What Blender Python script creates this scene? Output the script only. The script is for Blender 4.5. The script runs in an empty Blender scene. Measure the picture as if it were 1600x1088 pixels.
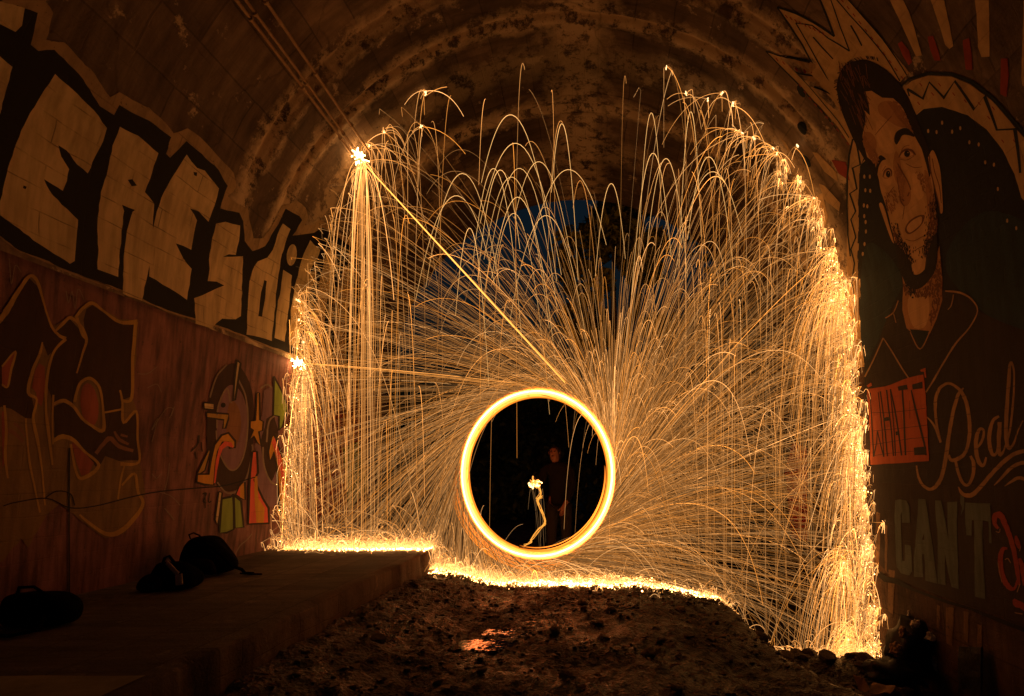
import bpy, bmesh, math, random
import numpy as np
from mathutils import Vector, Matrix

random.seed(7)
RNG = np.random.default_rng(11)
SC = bpy.context.scene
COL = SC.collection

# ---------------------------------------------------------------- camera
FPX = 850.0                    # focal length in photograph pixels (1600 wide)
VX, VY = 927.0, 740.0          # where the tunnel axis vanishes
ZC = 1.36                      # eye height
D = 6.8                        # distance to the plane of the spinning fire
cam = bpy.data.cameras.new('camera')
cam.sensor_width = 36.0
cam.lens = FPX / 1600 * 36
cam.shift_x = -(VX - 800) / 1600
cam.shift_y = (VY - 544) / 1600
cam.clip_start = 0.05
cam.clip_end = 400
camo = bpy.data.objects.new('camera', cam)
camo.location = (0, 0, ZC)
camo.rotation_euler = (math.radians(90), 0, 0)
COL.objects.link(camo)
SC.camera = camo

# ---------------------------------------------------------------- night sky
SUN_EL, SUN_AZ = math.radians(1.0), math.radians(200)
world = bpy.data.worlds.new('World')
SC.world = world
world.use_nodes = True
wn = world.node_tree
for n in list(wn.nodes):
    wn.nodes.remove(n)
sky = wn.nodes.new('ShaderNodeTexSky')
sky.sky_type = 'NISHITA'
sky.sun_disc = False
sky.sun_elevation = math.radians(-3.5)
sky.sun_rotation = SUN_AZ
tint = wn.nodes.new('ShaderNodeMix'); tint.data_type = 'RGBA'; tint.blend_type = 'MULTIPLY'
tint.inputs['Factor'].default_value = 1
tint.inputs[7].default_value = (0.35, 0.8, 1.1, 1)
bg = wn.nodes.new('ShaderNodeBackground')
bg.inputs['Strength'].default_value = 0.3
wo = wn.nodes.new('ShaderNodeOutputWorld')
wn.links.new(sky.outputs[0], tint.inputs[6])
wn.links.new(tint.outputs[2], bg.inputs['Color'])
wn.links.new(bg.outputs[0], wo.inputs[0])
# the last trace of daylight, far below the strength of day
sl = bpy.data.lights.new('sun', 'SUN')
sl.energy = 0.004
sl.angle = math.radians(5)
sl.color = (0.7, 0.8, 1.0)
so = bpy.data.objects.new('sun', sl)
so.rotation_euler = (math.radians(60), 0, math.radians(20))
COL.objects.link(so)

SC.view_settings.view_transform = 'Standard'
SC.view_settings.look = 'None'
SC.view_settings.gamma = 1
SC.view_settings.exposure = 0
try:
    SC.view_settings.use_curve_mapping = False
except Exception:
    pass
SC.render.engine = 'CYCLES'
SC.cycles.use_denoising = True
try:
    SC.cycles.denoiser = 'OPENIMAGEDENOISE'
    SC.cycles.denoising_input_passes = 'RGB_ALBEDO_NORMAL'
except Exception:
    pass
SC.cycles.max_bounces = 6
SC.cycles.diffuse_bounces = 4
SC.cycles.transparent_max_bounces = 8

# ---------------------------------------------------------------- helpers
def link(o, parent=None):
    COL.objects.link(o)
    if parent is not None:
        o.parent = parent
        o.matrix_parent_inverse = parent.matrix_world.inverted()
    return o

def tag(o, label=None, cat=None, group=None, kind=None):
    if label: o['label'] = label
    if cat: o['category'] = cat
    if group: o['group'] = group
    if kind: o['kind'] = kind
    return o

def thing(name, label, cat, loc=(0, 0, 0), rz=0.0, group=None):
    o = bpy.data.objects.new(name, None)
    o.location = loc
    o.rotation_euler = (0, 0, rz)
    o.empty_display_size = 0.1
    COL.objects.link(o)
    bpy.context.view_layer.update()
    return tag(o, label, cat, group)

def mesh_obj(name, verts, faces, mat, parent=None, smooth=False, local=False):
    me = bpy.data.meshes.new(name)
    if isinstance(verts, np.ndarray): verts = verts.tolist()
    me.from_pydata(verts, [], faces)
    me.update()
    if smooth:
        me.polygons.foreach_set('use_smooth', [True] * len(me.polygons))
    if mat is not None: me.materials.append(mat)
    o = bpy.data.objects.new(name, me)
    COL.objects.link(o)
    if parent is not None:
        o.parent = parent
        if not local:
            o.matrix_parent_inverse = world_inv(parent)
    return o

def world_inv(p):
    m = p.matrix_basis.copy()
    q = p
    while q.parent is not None:
        m = q.parent.matrix_basis @ q.matrix_parent_inverse @ m if False else (q.parent.matrix_basis @ (q.matrix_parent_inverse @ m))
        q = q.parent
    return m.inverted()

def fast_mesh(name, V, F, mat, parent=None, smooth=False):
    """V (n,3) and F (m,k) arrays."""
    me = bpy.data.meshes.new(name)
    V = np.ascontiguousarray(V, dtype=np.float32)
    F = np.ascontiguousarray(F, dtype=np.int32)
    m, k = F.shape
    me.vertices.add(len(V)); me.vertices.foreach_set('co', V.ravel())
    me.loops.add(m * k); me.loops.foreach_set('vertex_index', F.ravel())
    me.polygons.add(m)
    me.polygons.foreach_set('loop_start', np.arange(m, dtype=np.int32) * k)
    me.polygons.foreach_set('loop_total', np.full(m, k, dtype=np.int32))
    if smooth:
        me.polygons.foreach_set('use_smooth', np.ones(m, dtype=bool))
    me.update(calc_edges=True)
    if mat is not None: me.materials.append(mat)
    o = bpy.data.objects.new(name, me)
    COL.objects.link(o)
    if parent is not None:
        o.parent = parent
        o.matrix_parent_inverse = world_inv(parent)
    return o

def grid_faces(nu, nv):
    i = np.arange(nu - 1)[:, None] * nv + np.arange(nv - 1)[None, :]
    i = i.ravel()
    return np.stack([i, i + nv, i + nv + 1, i + 1], 1)

_lat = {}
def vnoise(x, y, seed=0):
    key = seed
    if key not in _lat:
        _lat[key] = np.random.default_rng(1000 + seed).random((256, 256))
    L = _lat[key]
    x = np.asarray(x, float); y = np.asarray(y, float)
    xi = np.floor(x).astype(int); yi = np.floor(y).astype(int)
    fx = x - xi; fy = y - yi
    fx = fx * fx * (3 - 2 * fx); fy = fy * fy * (3 - 2 * fy)
    a = L[xi & 255, yi & 255]; b = L[(xi + 1) & 255, yi & 255]
    c = L[xi & 255, (yi + 1) & 255]; d = L[(xi + 1) & 255, (yi + 1) & 255]
    return (a * (1 - fx) + b * fx) * (1 - fy) + (c * (1 - fx) + d * fx) * fy - 0.5

def fbm(x, y, seed=0, octs=4, gain=0.5):
    s = 0; a = 1.0
    for k in range(octs):
        s = s + a * vnoise(x * 2 ** k + 17.3 * k, y * 2 ** k + 5.1 * k, seed + k)
        a *= gain
    return s

def sstep(a, b, x):
    t = np.clip((x - a) / (b - a), 0, 1)
    return t * t * (3 - 2 * t)

# ---------------------------------------------------------------- materials
def new_mat(name):
    m = bpy.data.materials.new(name)
    m.use_nodes = True
    nt = m.node_tree
    for n in list(nt.nodes): nt.nodes.remove(n)
    out = nt.nodes.new('ShaderNodeOutputMaterial')
    return m, nt, out

def N(nt, typ, **kw):
    n = nt.nodes.new('ShaderNode' + typ)
    for k, v in kw.items(): setattr(n, k, v)
    return n

def noise(nt, co, scale, detail=6, rough=0.6, dist=0.0):
    n = N(nt, 'TexNoise')
    n.inputs['Scale'].default_value = scale
    n.inputs['Detail'].default_value = detail
    n.inputs['Roughness'].default_value = rough
    n.inputs['Distortion'].default_value = dist
    nt.links.new(co, n.inputs['Vector'])
    return n.outputs['Fac']

def ramp(nt, fac, stops):
    r = N(nt, 'ValToRGB')
    el = r.color_ramp.elements
    while len(el) < len(stops): el.new(0.5)
    for e, (p, c) in zip(el, stops):
        e.position = p
        e.color = (c, c, c, 1) if isinstance(c, (int, float)) else (*c, 1)
    nt.links.new(fac, r.inputs[0])
    return r.outputs[0]

def mixc(nt, fac, a, b, blend='MIX'):
    m = N(nt, 'Mix', data_type='RGBA', blend_type=blend)
    if isinstance(fac, (int, float)): m.inputs[0].default_value = fac
    else: nt.links.new(fac, m.inputs[0])
    for idx, v in ((6, a), (7, b)):
        if isinstance(v, tuple): m.inputs[idx].default_value = (*v, 1)
        else: nt.links.new(v, m.inputs[idx])
    return m.outputs[2]

def mth(nt, op, a, b=None, c=None):
    m = N(nt, 'Math', operation=op)
    for i, v in enumerate((a, b, c)):
        if v is None: continue
        if isinstance(v, (int, float)): m.inputs[i].default_value = v
        else: nt.links.new(v, m.inputs[i])
    return m.outputs[0]

def mapping(nt, co, scale=(1, 1, 1), loc=(0, 0, 0)):
    m = N(nt, 'Mapping')
    m.inputs['Scale'].default_value = scale
    m.inputs['Location'].default_value = loc
    nt.links.new(co, m.inputs['Vector'])
    return m.outputs[0]

def principled(nt, out, color, rough=0.85, bump=None, bstr=0.4, bdist=0.01, spec=0.3, metal=0.0):
    p = N(nt, 'BsdfPrincipled')
    if isinstance(color, tuple): p.inputs['Base Color'].default_value = (*color, 1)
    else: nt.links.new(color, p.inputs['Base Color'])
    if isinstance(rough, (int, float)): p.inputs['Roughness'].default_value = rough
    else: nt.links.new(rough, p.inputs['Roughness'])
    p.inputs['Specular IOR Level'].default_value = spec
    p.inputs['Metallic'].default_value = metal
    if bump is not None:
        b = N(nt, 'Bump')
        b.inputs['Strength'].default_value = bstr
        b.inputs['Distance'].default_value = bdist
        nt.links.new(bump, b.inputs['Height'])
        nt.links.new(b.outputs[0], p.inputs['Normal'])
    nt.links.new(p.outputs[0], out.inputs[0])
    return p

def courses(nt, uv):
    """thin board-mark lines running along the tunnel, with a few cross joints; uv = (y, girth)"""
    br = N(nt, 'TexBrick')
    br.offset = 0.5
    br.inputs['Color1'].default_value = (1, 1, 1, 1)
    br.inputs['Color2'].default_value = (0.9, 0.9, 0.9, 1)
    br.inputs['Mortar'].default_value = (0, 0, 0, 1)
    br.inputs['Scale'].default_value = 1.0
    br.inputs['Mortar Size'].default_value = 0.006
    br.inputs['Mortar Smooth'].default_value = 0.4
    br.inputs['Brick Width'].default_value = 0.62
    br.inputs['Row Height'].default_value = 0.16
    nt.links.new(uv, br.inputs['Vector'])
    return br.outputs['Color']

def wall_uv(nt):
    u = N(nt, 'UVMap'); u.uv_map = 'girth'
    wob = N(nt, 'TexNoise'); wob.inputs['Scale'].default_value = 2.5
    nt.links.new(u.outputs[0], wob.inputs['Vector'])
    mm = N(nt, 'VectorMath', operation='MULTIPLY_ADD')
    mm.inputs[1].default_value = (0.05, 0.05, 0)
    nt.links.new(wob.outputs['Color'], mm.inputs[0])
    nt.links.new(u.outputs[0], mm.inputs[2])
    return u.outputs[0], mm.outputs[0]

def wall_detail(nt, co, uvw, amount=1.0):
    """shared fine relief and wear mask"""
    c = courses(nt, uvw)
    n1 = noise(nt, co, 9, 8, 0.65)
    n2 = noise(nt, co, 70, 4, 0.6)
    h = mth(nt, 'ADD', mth(nt, 'MULTIPLY', n1, 1.0), mth(nt, 'MULTIPLY', n2, 0.35))
    h = mth(nt, 'ADD', h, mth(nt, 'MULTIPLY', c, 0.35 * amount))
    return c, h

def paint_mat(name, color, wear=0.42, course=0.35, grime=0.5):
    """spray or emulsion paint on the concrete: chipped, streaked, showing the joints below"""
    m, nt, out = new_mat(name)
    tc = N(nt, 'TexCoord')
    co = tc.outputs['Object']
    uv, uvw = wall_uv(nt)
    c, h = wall_detail(nt, co, uvw)
    big = noise(nt, co, 1.6, 6, 0.6)
    strk = noise(nt, mapping(nt, co, (6, 6, 0.7)), 2.2, 5, 0.6)
    v = ramp(nt, big, [(0.3, 1 - 0.35 * grime), (0.7, 1.0)])
    col = mixc(nt, 1.0, color, v, 'MULTIPLY')
    col = mixc(nt, 1.0, col, ramp(nt, strk, [(0.35, 1 - 0.4 * grime), (0.6, 1.0)]), 'MULTIPLY')
    chips = ramp(nt, noise(nt, co, 22, 8, 0.75), [(0.27 * wear / 0.42, 1), (0.33 * wear / 0.42 + 0.01, 0)])
    col = mixc(nt, chips, col, (0.045, 0.035, 0.028))
    line = ramp(nt, c, [(0.0, 1.0), (0.5, 0.0)])
    lm = mth(nt, 'MULTIPLY', line, mth(nt, 'MULTIPLY', ramp(nt, noise(nt, co, 4, 5, 0.6), [(0.42, 0), (0.6, 1)]), course * 2))
    col = mixc(nt, lm, col, (0.03, 0.02, 0.015))
    principled(nt, out, col, 0.75, h, 0.45, 0.012, 0.25)
    return m

def concrete_mat(name, base, dark, light, joints=(), crown=False, lime=(0.55, 0.46, 0.36)):
    m, nt, out = new_mat(name)
    tc = N(nt, 'TexCoord')
    co = tc.outputs['Object']
    uv, uvw = wall_uv(nt)
    c, h = wall_detail(nt, co, uvw, 0.7)
    big = noise(nt, co, 0.9, 7, 0.65, 0.4)
    col = ramp(nt, big, [(0.3, dark), (0.52, base), (0.75, light)])
    # shutter-board lifts: rectangles of slightly different tone
    vor = N(nt, 'TexBrick'); vor.offset = 0.35; vor.squash = 1.0
    vor.inputs['Color1'].default_value = (0.62, 0.62, 0.62, 1)
    vor.inputs['Color2'].default_value = (1.25, 1.2, 1.15, 1)
    vor.inputs['Mortar'].default_value = (0.45, 0.45, 0.45, 1)
    vor.inputs['Mortar Size'].default_value = 0.008
    vor.inputs['Brick Width'].default_value = 1.1
    vor.inputs['Row Height'].default_value = 0.42
    vor.inputs['Scale'].default_value = 1.0
    nt.links.new(uvw, vor.inputs['Vector'])
    col = mixc(nt, 0.75, col, vor.outputs['Color'], 'MULTIPLY')
    # streaks down the girth
    sm = noise(nt, mapping(nt, uv, (7, 0.6, 1)), 1.6, 6, 0.65)
    col = mixc(nt, 0.8, col, ramp(nt, sm, [(0.35, 0.55), (0.62, 1.15)]), 'MULTIPLY')
    # lime bloom along the construction joints and the crown
    sep = N(nt, 'SeparateXYZ'); nt.links.new(co, sep.inputs[0])
    wig = mth(nt, 'MULTIPLY', mth(nt, 'SUBTRACT', noise(nt, co, 3.0, 7, 0.7), 0.5), 0.42)
    y = mth(nt, 'ADD', sep.outputs['Y'], wig)
    mask = None
    for (yj, w, s) in joints:
        d = mth(nt, 'ABSOLUTE', mth(nt, 'SUBTRACT', y, yj))
        k = mth(nt, 'MULTIPLY', ramp(nt, mth(nt, 'DIVIDE', d, w), [(0.25, 1.0), (0.8, 0.0)]), s)
        mask = k if mask is None else mth(nt, 'MAXIMUM', mask, k)
    if crown:
        xx = mth(nt, 'ADD', sep.outputs['X'], mth(nt, 'MULTIPLY', wig, 2.0))
        d = mth(nt, 'ABSOLUTE', mth(nt, 'ADD', xx, 0.2))
        zc = ramp(nt, mth(nt, 'SUBTRACT', sep.outputs['Z'], 5.4), [(0.2, 0), (0.6, 1)])
        k = mth(nt, 'MULTIPLY', ramp(nt, mth(nt, 'DIVIDE', d, 0.5), [(0.3, 1.0), (1.0, 0.0)]), 0.75)
        k = mth(nt, 'MULTIPLY', k, zc)
        mask = k if mask is None else mth(nt, 'MAXIMUM', mask, k)
    if mask is not None:
        brk = ramp(nt, noise(nt, co, 5.0, 10, 0.8), [(0.43, 0.0), (0.49, 1.0)])
        mask = mth(nt, 'MULTIPLY', mask, brk)
        col = mixc(nt, mask, col, lime)
    scat = ramp(nt, noise(nt, mapping(nt, co, (1, 1, 1), (4, 2, 7)), 3.2, 9, 0.72), [(0.6, 0.0), (0.65, 0.55)])
    col = mixc(nt, scat, col, lime)
    crk = N(nt, 'TexVoronoi', feature='DISTANCE_TO_EDGE')
    crk.inputs['Scale'].default_value = 0.55
    wv = N(nt, 'VectorMath', operation='MULTIPLY_ADD'); wv.inputs[1].default_value = (0.5, 0.5, 0.5)
    nn = N(nt, 'TexNoise'); nn.inputs['Scale'].default_value = 2.5; nn.inputs['Detail'].default_value = 6
    nt.links.new(co, nn.inputs['Vector']); nt.links.new(nn.outputs['Color'], wv.inputs[0]); nt.links.new(co, wv.inputs[2])
    nt.links.new(wv.outputs[0], crk.inputs['Vector'])
    ck = ramp(nt, crk.outputs['Distance'], [(0.0, 1.0), (0.012, 0.0)])
    col = mixc(nt, mth(nt, 'MULTIPLY', ck, 0.35), col, (0.02, 0.015, 0.01))
    h = mth(nt, 'ADD', h, mth(nt, 'MULTIPLY', mask, 0.8) if mask is not None else 0.0)
    principled(nt, out, col, 0.88, h, 0.7, 0.02, 0.25)
    return m

def simple_mat(name, c1, c2, scale=8, rough=0.85, bstr=0.5, bdist=0.01, spec=0.3, bscale=None, metal=0.0):
    m, nt, out = new_mat(name)
    tc = N(nt, 'TexCoord'); co = tc.outputs['Object']
    n = noise(nt, co, scale, 7, 0.65)
    col = ramp(nt, n, [(0.32, c1), (0.68, c2)])
    hb = noise(nt, co, bscale or scale * 3, 6, 0.65)
    principled(nt, out, col, rough, hb, bstr, bdist, spec, metal)
    return m

def glow_mat(name, gain=1.0):
    """incandescent metal: colour and strength come from how hot each stretch is"""
    m, nt, out = new_mat(name)
    at = N(nt, 'Attribute'); at.attribute_name = 'spark_heat'
    em = N(nt, 'Emission')
    nt.links.new(at.outputs['Color'], em.inputs['Color'])
    em.inputs['Strength'].default_value = gain
    nt.links.new(em.outputs[0], out.inputs[0])
    return m

def fire_mat(name, color, strength, sample=True):
    m, nt, out = new_mat(name)
    em = N(nt, 'Emission')
    em.inputs['Color'].default_value = (*color, 1)
    em.inputs['Strength'].default_value = strength
    nt.links.new(em.outputs[0], out.inputs[0])
    if not sample: m.cycles.emission_sampling = 'NONE'
    return m

# ---------------------------------------------------------------- tunnel section
XC, HW, ZS, RV, BAT = -0.25, 3.52, 2.8, 3.65, 0.09
ZB = -1.3
def build_profile():
    pts = []
    for z in np.arange(ZB, ZS, 0.02): pts.append((XC - HW - BAT * (ZS - z), z))
    for a in np.linspace(0, math.pi, 560): pts.append((XC - HW * math.cos(a), ZS + RV * math.sin(a)))
    for z in np.arange(ZS - 0.02, ZB - 0.001, -0.02): pts.append((XC + HW + BAT * (ZS - z), z))
    return np.array(pts)
PROF = build_profile()
PS = np.concatenate([[0], np.cumsum(np.hypot(*np.diff(PROF, axis=0).T))])
STOT = PS[-1]
S_SPR_L = PS[np.argmin(np.abs(PROF[:, 1] - ZS) + (PROF[:, 0] > 0) * 9)]
S_SPR_R = STOT - S_SPR_L
def prof(s):
    s = np.asarray(s, float)
    x = np.interp(s, PS, PROF[:, 0]); z = np.interp(s, PS, PROF[:, 1])
    e = 0.03
    dx = np.interp(s + e, PS, PROF[:, 0]) - np.interp(s - e, PS, PROF[:, 0])
    dz = np.interp(s + e, PS, PROF[:, 1]) - np.interp(s - e, PS, PROF[:, 1])
    l = np.hypot(dx, dz) + 1e-9
    return x, z, dz / l, -dx / l          # position and inward normal
JOINTS_Y = [2.2, 3.95, 5.44, 6.04, 7.55]
def wall_disp(Y, s):
    """the uneven face of the concrete: + is towards the middle of the tunnel"""
    d = 0.03 * fbm(Y * 0.8, s * 0.8, 40, 2, 0.3)
    va = sstep(S_SPR_L + 1.35, S_SPR_L + 2.0, s) * sstep(S_SPR_R - 2.3, S_SPR_R - 2.9, s)
    for yj, dep in ((5.44, -0.035), (6.04, -0.04), (7.55, -0.05)):
        vm = va if yj < 7 else sstep(S_SPR_L - 0.2, S_SPR_L + 0.4, s) * sstep(S_SPR_R + 0.2, S_SPR_R - 0.4, s)
        yy = yj + 0.03 * vnoise(s * 2.0, yj, 77)
        d = d + dep * vm * np.exp(-((Y - yy) / 0.03) ** 2) - dep * 0.4 * vm * np.exp(-((Y - yy - 0.09) / 0.045) ** 2)
    # the vault between the two joints stands slightly proud
    band = sstep(5.5, 5.56, Y) * sstep(6.0, 5.94, Y)
    d = d + 0.035 * band * va
    return d
def wall_pt(Y, s, off=0.0):
    x, z, nx, nz = prof(s)
    d = wall_disp(Y, s) + off
    return np.stack([x + nx * d, np.asarray(Y, float) + 0 * x, z + nz * d], -1)

def on_wall(px, py):
    """photograph pixel -> (Y, girth) where the view ray meets the tunnel lining"""
    a = (px - VX) / FPX; b = -(py - VY) / FPX
    lo, hi = 0.2, 60.0
    def inside(Y):
        X = a * Y; Z = ZC + b * Y
        if Z > ZS: return ((X - XC) / HW) ** 2 + ((Z - ZS) / RV) ** 2 < 1
        return abs(X - XC) < HW + BAT * (ZS - Z)
    for _ in range(42):
        mid = (lo + hi) / 2
        if inside(mid): lo = mid
        else: hi = mid
    Y = lo; X = a * Y; Z = ZC + b * Y
    i = np.argmin((PROF[:, 0] - X) ** 2 + (PROF[:, 1] - Z) ** 2)
    i0, i1 = max(i - 1, 0), min(i + 1, len(PS) - 1)
    t = PROF[i1] - PROF[i0]; L2 = (t ** 2).sum()
    u = np.clip((np.array([X, Z]) - PROF[i0]) @ t / L2, 0, 1)
    return Y, PS[i0] + u * (PS[i1] - PS[i0])

def at(px, py, Y):
    return Vector(((px - VX) / FPX * Y, Y, ZC - (py - VY) / FPX * Y))
SPARK_GAIN = 1.25
# ---------------------------------------------------------------- the tunnel lining
Y0, Y1 = -5.0, 9.62
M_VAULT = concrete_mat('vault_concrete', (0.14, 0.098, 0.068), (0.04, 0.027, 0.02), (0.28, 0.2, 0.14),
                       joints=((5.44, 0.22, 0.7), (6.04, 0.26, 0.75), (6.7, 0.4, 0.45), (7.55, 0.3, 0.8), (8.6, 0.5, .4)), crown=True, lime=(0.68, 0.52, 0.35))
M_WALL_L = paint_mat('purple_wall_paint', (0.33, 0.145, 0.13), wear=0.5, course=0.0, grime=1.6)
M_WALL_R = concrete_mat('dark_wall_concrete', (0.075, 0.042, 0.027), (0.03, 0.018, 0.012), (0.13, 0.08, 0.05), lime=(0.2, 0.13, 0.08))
tunnel = thing('tunnel', 'old arched concrete railway tunnel with graffiti on both walls', 'tunnel')

ycoords = set(np.round(np.arange(Y0, Y1, 0.1), 4)) | {Y1}
for yj in (5.44, 6.04, 7.55):
    for k in np.arange(-0.16, 0.22, 0.015): ycoords.add(round(yj + k, 4))
ycoords = np.array(sorted(ycoords))
def lining(name, s0, s1, mat, ds=0.08):
    ss = np.linspace(s0, s1, int((s1 - s0) / ds) + 2)
    YY, S = np.meshgrid(ycoords, ss, indexing='ij')
    V = wall_pt(YY.ravel(), S.ravel())
    F = grid_faces(len(ycoords), len(ss))
    a_, b_, c_ = V[F[len(F)//2][0]], V[F[len(F)//2][1]], V[F[len(F)//2][2]]
    nn_ = np.cross(b_ - a_, c_ - b_)
    if nn_ @ (np.array([XC, a_[1], 2.4]) - a_) < 0: F = F[:, ::-1]
    o = fast_mesh(name, V, F, mat, tunnel, True)
    set_girth(o, YY.ravel(), S.ravel())
    # thickness behind the face
    sd = o.modifiers.new('thickness', 'SOLIDIFY'); sd.thickness = 0.35; sd.offset = -1; sd.use_rim = True
    return o
def set_girth(o, Yv, Sv):
    me = o.data
    uv = me.uv_layers.new(name='girth')
    li = np.empty(len(me.loops), dtype=np.int32); me.loops.foreach_get('vertex_index', li)
    a = np.stack([np.asarray(Yv)[li], np.asarray(Sv)[li]], 1).astype(np.float32)
    uv.data.foreach_set('uv', a.ravel())
S_L0 = S_SPR_L - 0.02
S_R0 = S_SPR_R + 0.02
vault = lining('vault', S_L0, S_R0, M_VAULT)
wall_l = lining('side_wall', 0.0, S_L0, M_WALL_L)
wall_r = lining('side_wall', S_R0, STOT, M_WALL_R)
tag(wall_l, 'purple painted lower wall on the left'); tag(wall_r, 'dark stained lower wall on the right')
# the end wall behind the photographer's position is open; a headwall closes round the far portal
def portal():
    pts_in = [(x, z) for x, z in PROF[::12]]
    V = []; F = []
    n = len(pts_in)
    for y in (Y1 + 0.006, Y1 + 0.5):
        for x, z in pts_in: V.append((x, y, z))
        for i, (x, z) in enumerate(pts_in):
            t = i / (n - 1)
            if t < 0.25: q = (-9, -1.3 + t / 0.25 * 10.3)
            elif t > 0.75: q = (8.5, -1.3 + (1 - t) / 0.25 * 10.3)
            else: q = (-9 + (t - 0.25) / 0.5 * 17.5, 9.0)
            V.append((q[0], y, q[1]))
    for i in range(n - 1):
        F.append((i, i + 1, n + i + 1, n + i))
        b = 2 * n
        F.append((b + i + 1, b + i, b + n + i, b + n + i + 1))
        F.append((i + 1, i, b + i, b + i + 1))
        F.append((n + i, n + i + 1, b + n + i + 1, b + n + i))
    return mesh_obj('portal_headwall', V, F, M_VAULT, tunnel)
portal()

# ---------------------------------------------------------------- paint laid on the lining
PAINT_STEP = 0.1
def bisect_all(bm, axis, lo, hi, step):
    k = math.floor(lo / step) * step + step
    no = (1, 0, 0) if axis == 0 else (0, 1, 0)
    while k < hi:
        g = bm.verts[:] + bm.edges[:] + bm.faces[:]
        bmesh.ops.bisect_plane(bm, geom=g, plane_co=(k if axis == 0 else 0, k if axis == 1 else 0, 0), plane_no=no, dist=1e-6)
        k += step
def decal_flat(polys, name, mat, parent, layer, label=None):
    """polys in (Y, girth); makes one mesh hugging the wall, layer = height step"""
    bm = bmesh.new()
    for poly in polys:
        vs = [bm.verts.new((p[0], p[1], 0)) for p in poly]
        try: bm.faces.new(vs)
        except ValueError: pass
    bmesh.ops.remove_doubles(bm, verts=bm.verts[:], dist=2e-5)
    bmesh.ops.triangulate(bm, faces=bm.faces[:], ngon_method='EAR_CLIP')
    ys = [v.co.x for v in bm.verts]; ss = [v.co.y for v in bm.verts]
    bisect_all(bm, 0, min(ys), max(ys), PAINT_STEP)
    bisect_all(bm, 1, min(ss), max(ss), PAINT_STEP)
    bmesh.ops.triangulate(bm, faces=bm.faces[:])
    bm.verts.ensure_lookup_table()
    Yv = np.array([v.co.x for v in bm.verts]); Sv = np.array([v.co.y for v in bm.verts])
    P = wall_pt(Yv, Sv, 0.004 + 0.0007 * layer)
    for f in bm.faces:
        f.normal_update()
    for v, p in zip(bm.verts, P): v.co = p
    bm.normal_update()
    for f in bm.faces:
        c = f.calc_center_median()
        if f.normal.dot(Vector((XC - c.x, 0, 2.4 - c.z))) < 0: f.normal_flip()
    me = bpy.data.meshes.new(name); bm.to_mesh(me); bm.free()
    me.materials.append(mat)
    o = bpy.data.objects.new(name, me); COL.objects.link(o); o.parent = parent
    set_girth(o, Yv, Sv)
    if label: o['label'] = label
    return o
def densify(pts, closed, step=9.0, rough=0.0, seed=0):
    """subdivide a pixel path, roughening the edge the way a roller or a can does"""
    out = []
    n = len(pts); rr = random.Random(seed)
    for i in range(n if closed else n - 1):
        a = pts[i]; b = pts[(i + 1) % n]
        L = math.hypot(b[0] - a[0], b[1] - a[1])
        k = max(1, int(L / step))
        for j in range(k):
            t = j / k
            x = a[0] + (b[0] - a[0]) * t; y = a[1] + (b[1] - a[1]) * t
            if rough and j: x += rr.uniform(-rough, rough); y += rr.uniform(-rough, rough)
            out.append((x, y))
    if not closed: out.append(pts[-1])
    return out
def smooth_path(pts, closed=False, k=5):
    """Catmull-Rom through the points"""
    n = len(pts); out = []
    rng_ = range(n) if closed else range(n - 1)
    for i in rng_:
        p = [pts[(i + d) % n] if closed else pts[min(max(i + d, 0), n - 1)] for d in (-1, 0, 1, 2)]
        for j in range(k):
            t = j / k
            out.append(tuple(0.5 * ((2 * p[1][c]) + (-p[0][c] + p[2][c]) * t + (2 * p[0][c] - 5 * p[1][c] + 4 * p[2][c] - p[3][c]) * t * t + (-p[0][c] + 3 * p[1][c] - 3 * p[2][c] + p[3][c]) * t ** 3) for c in range(len(pts[0]))))
    if not closed: out.append(tuple(pts[-1]))
    return out
def patch(name, polys, mat, parent, layer, label=None, rough=0.7, curve=False):
    if isinstance(polys[0][0], (int, float)): polys = [polys]
    res = []
    for q, p in enumerate(polys):
        if curve: p = smooth_path(p, True)
        p = densify(p, True, 9, rough, q + layer * 7)
        res.append([on_wall(*c) for c in p])
    return decal_flat(res, name, mat, parent, layer, label)
def stroke_px(pts, width, curve=True, taper=(1, 1), ragged=0.12, seed=3):
    """pixel polygon of one brush stroke; a point may carry its own width as third value"""
    pts = [(p[0], p[1], p[2] if len(p) > 2 else width) for p in pts]
    if curve and len(pts) > 2: pts = smooth_path(pts, False, 5)
    else:
        pts = [p for p in pts]
    rr = random.Random(seed + int(pts[0][0]))
    L = []; R = []
    n = len(pts)
    for i, p in enumerate(pts):
        a = pts[max(i - 1, 0)]; b = pts[min(i + 1, n - 1)]
        dx, dy = b[0] - a[0], b[1] - a[1]; l = math.hypot(dx, dy) or 1
        t = i / max(n - 1, 1)
        w = p[2] / 2 * (taper[0] + (1 - taper[0]) * min(1, t * 5)) * (taper[1] + (1 - taper[1]) * min(1, (1 - t) * 5))
        w1 = w * (1 + rr.uniform(-ragged, ragged)); w2 = w * (1 + rr.uniform(-ragged, ragged))
        L.append((p[0] - dy / l * w1, p[1] + dx / l * w1)); R.append((p[0] + dy / l * w2, p[1] - dx / l * w2))
    return L, R
def strokes(name, lines, width, mat, parent, layer, label=None, curve=True, taper=(1, 1)):
    """each line -> quads so that loops never self-overlap in one n-gon"""
    if 1 < len(lines) <= 20:
        for ln in lines: o = strokes(name, [ln], width, mat, parent, layer, label, curve, taper)
        return o
    polys = []
    for ln in lines:
        L, R = stroke_px(ln, width, curve, taper)
        for i in range(len(L) - 1):
            q = [L[i], L[i + 1], R[i + 1], R[i]]
            polys.append([on_wall(*c) for c in q])
    o = decal_flat(polys, name, mat, parent, layer, label)
    if len(lines) > 20: o['kind'] = 'stuff'
    return o
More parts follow.
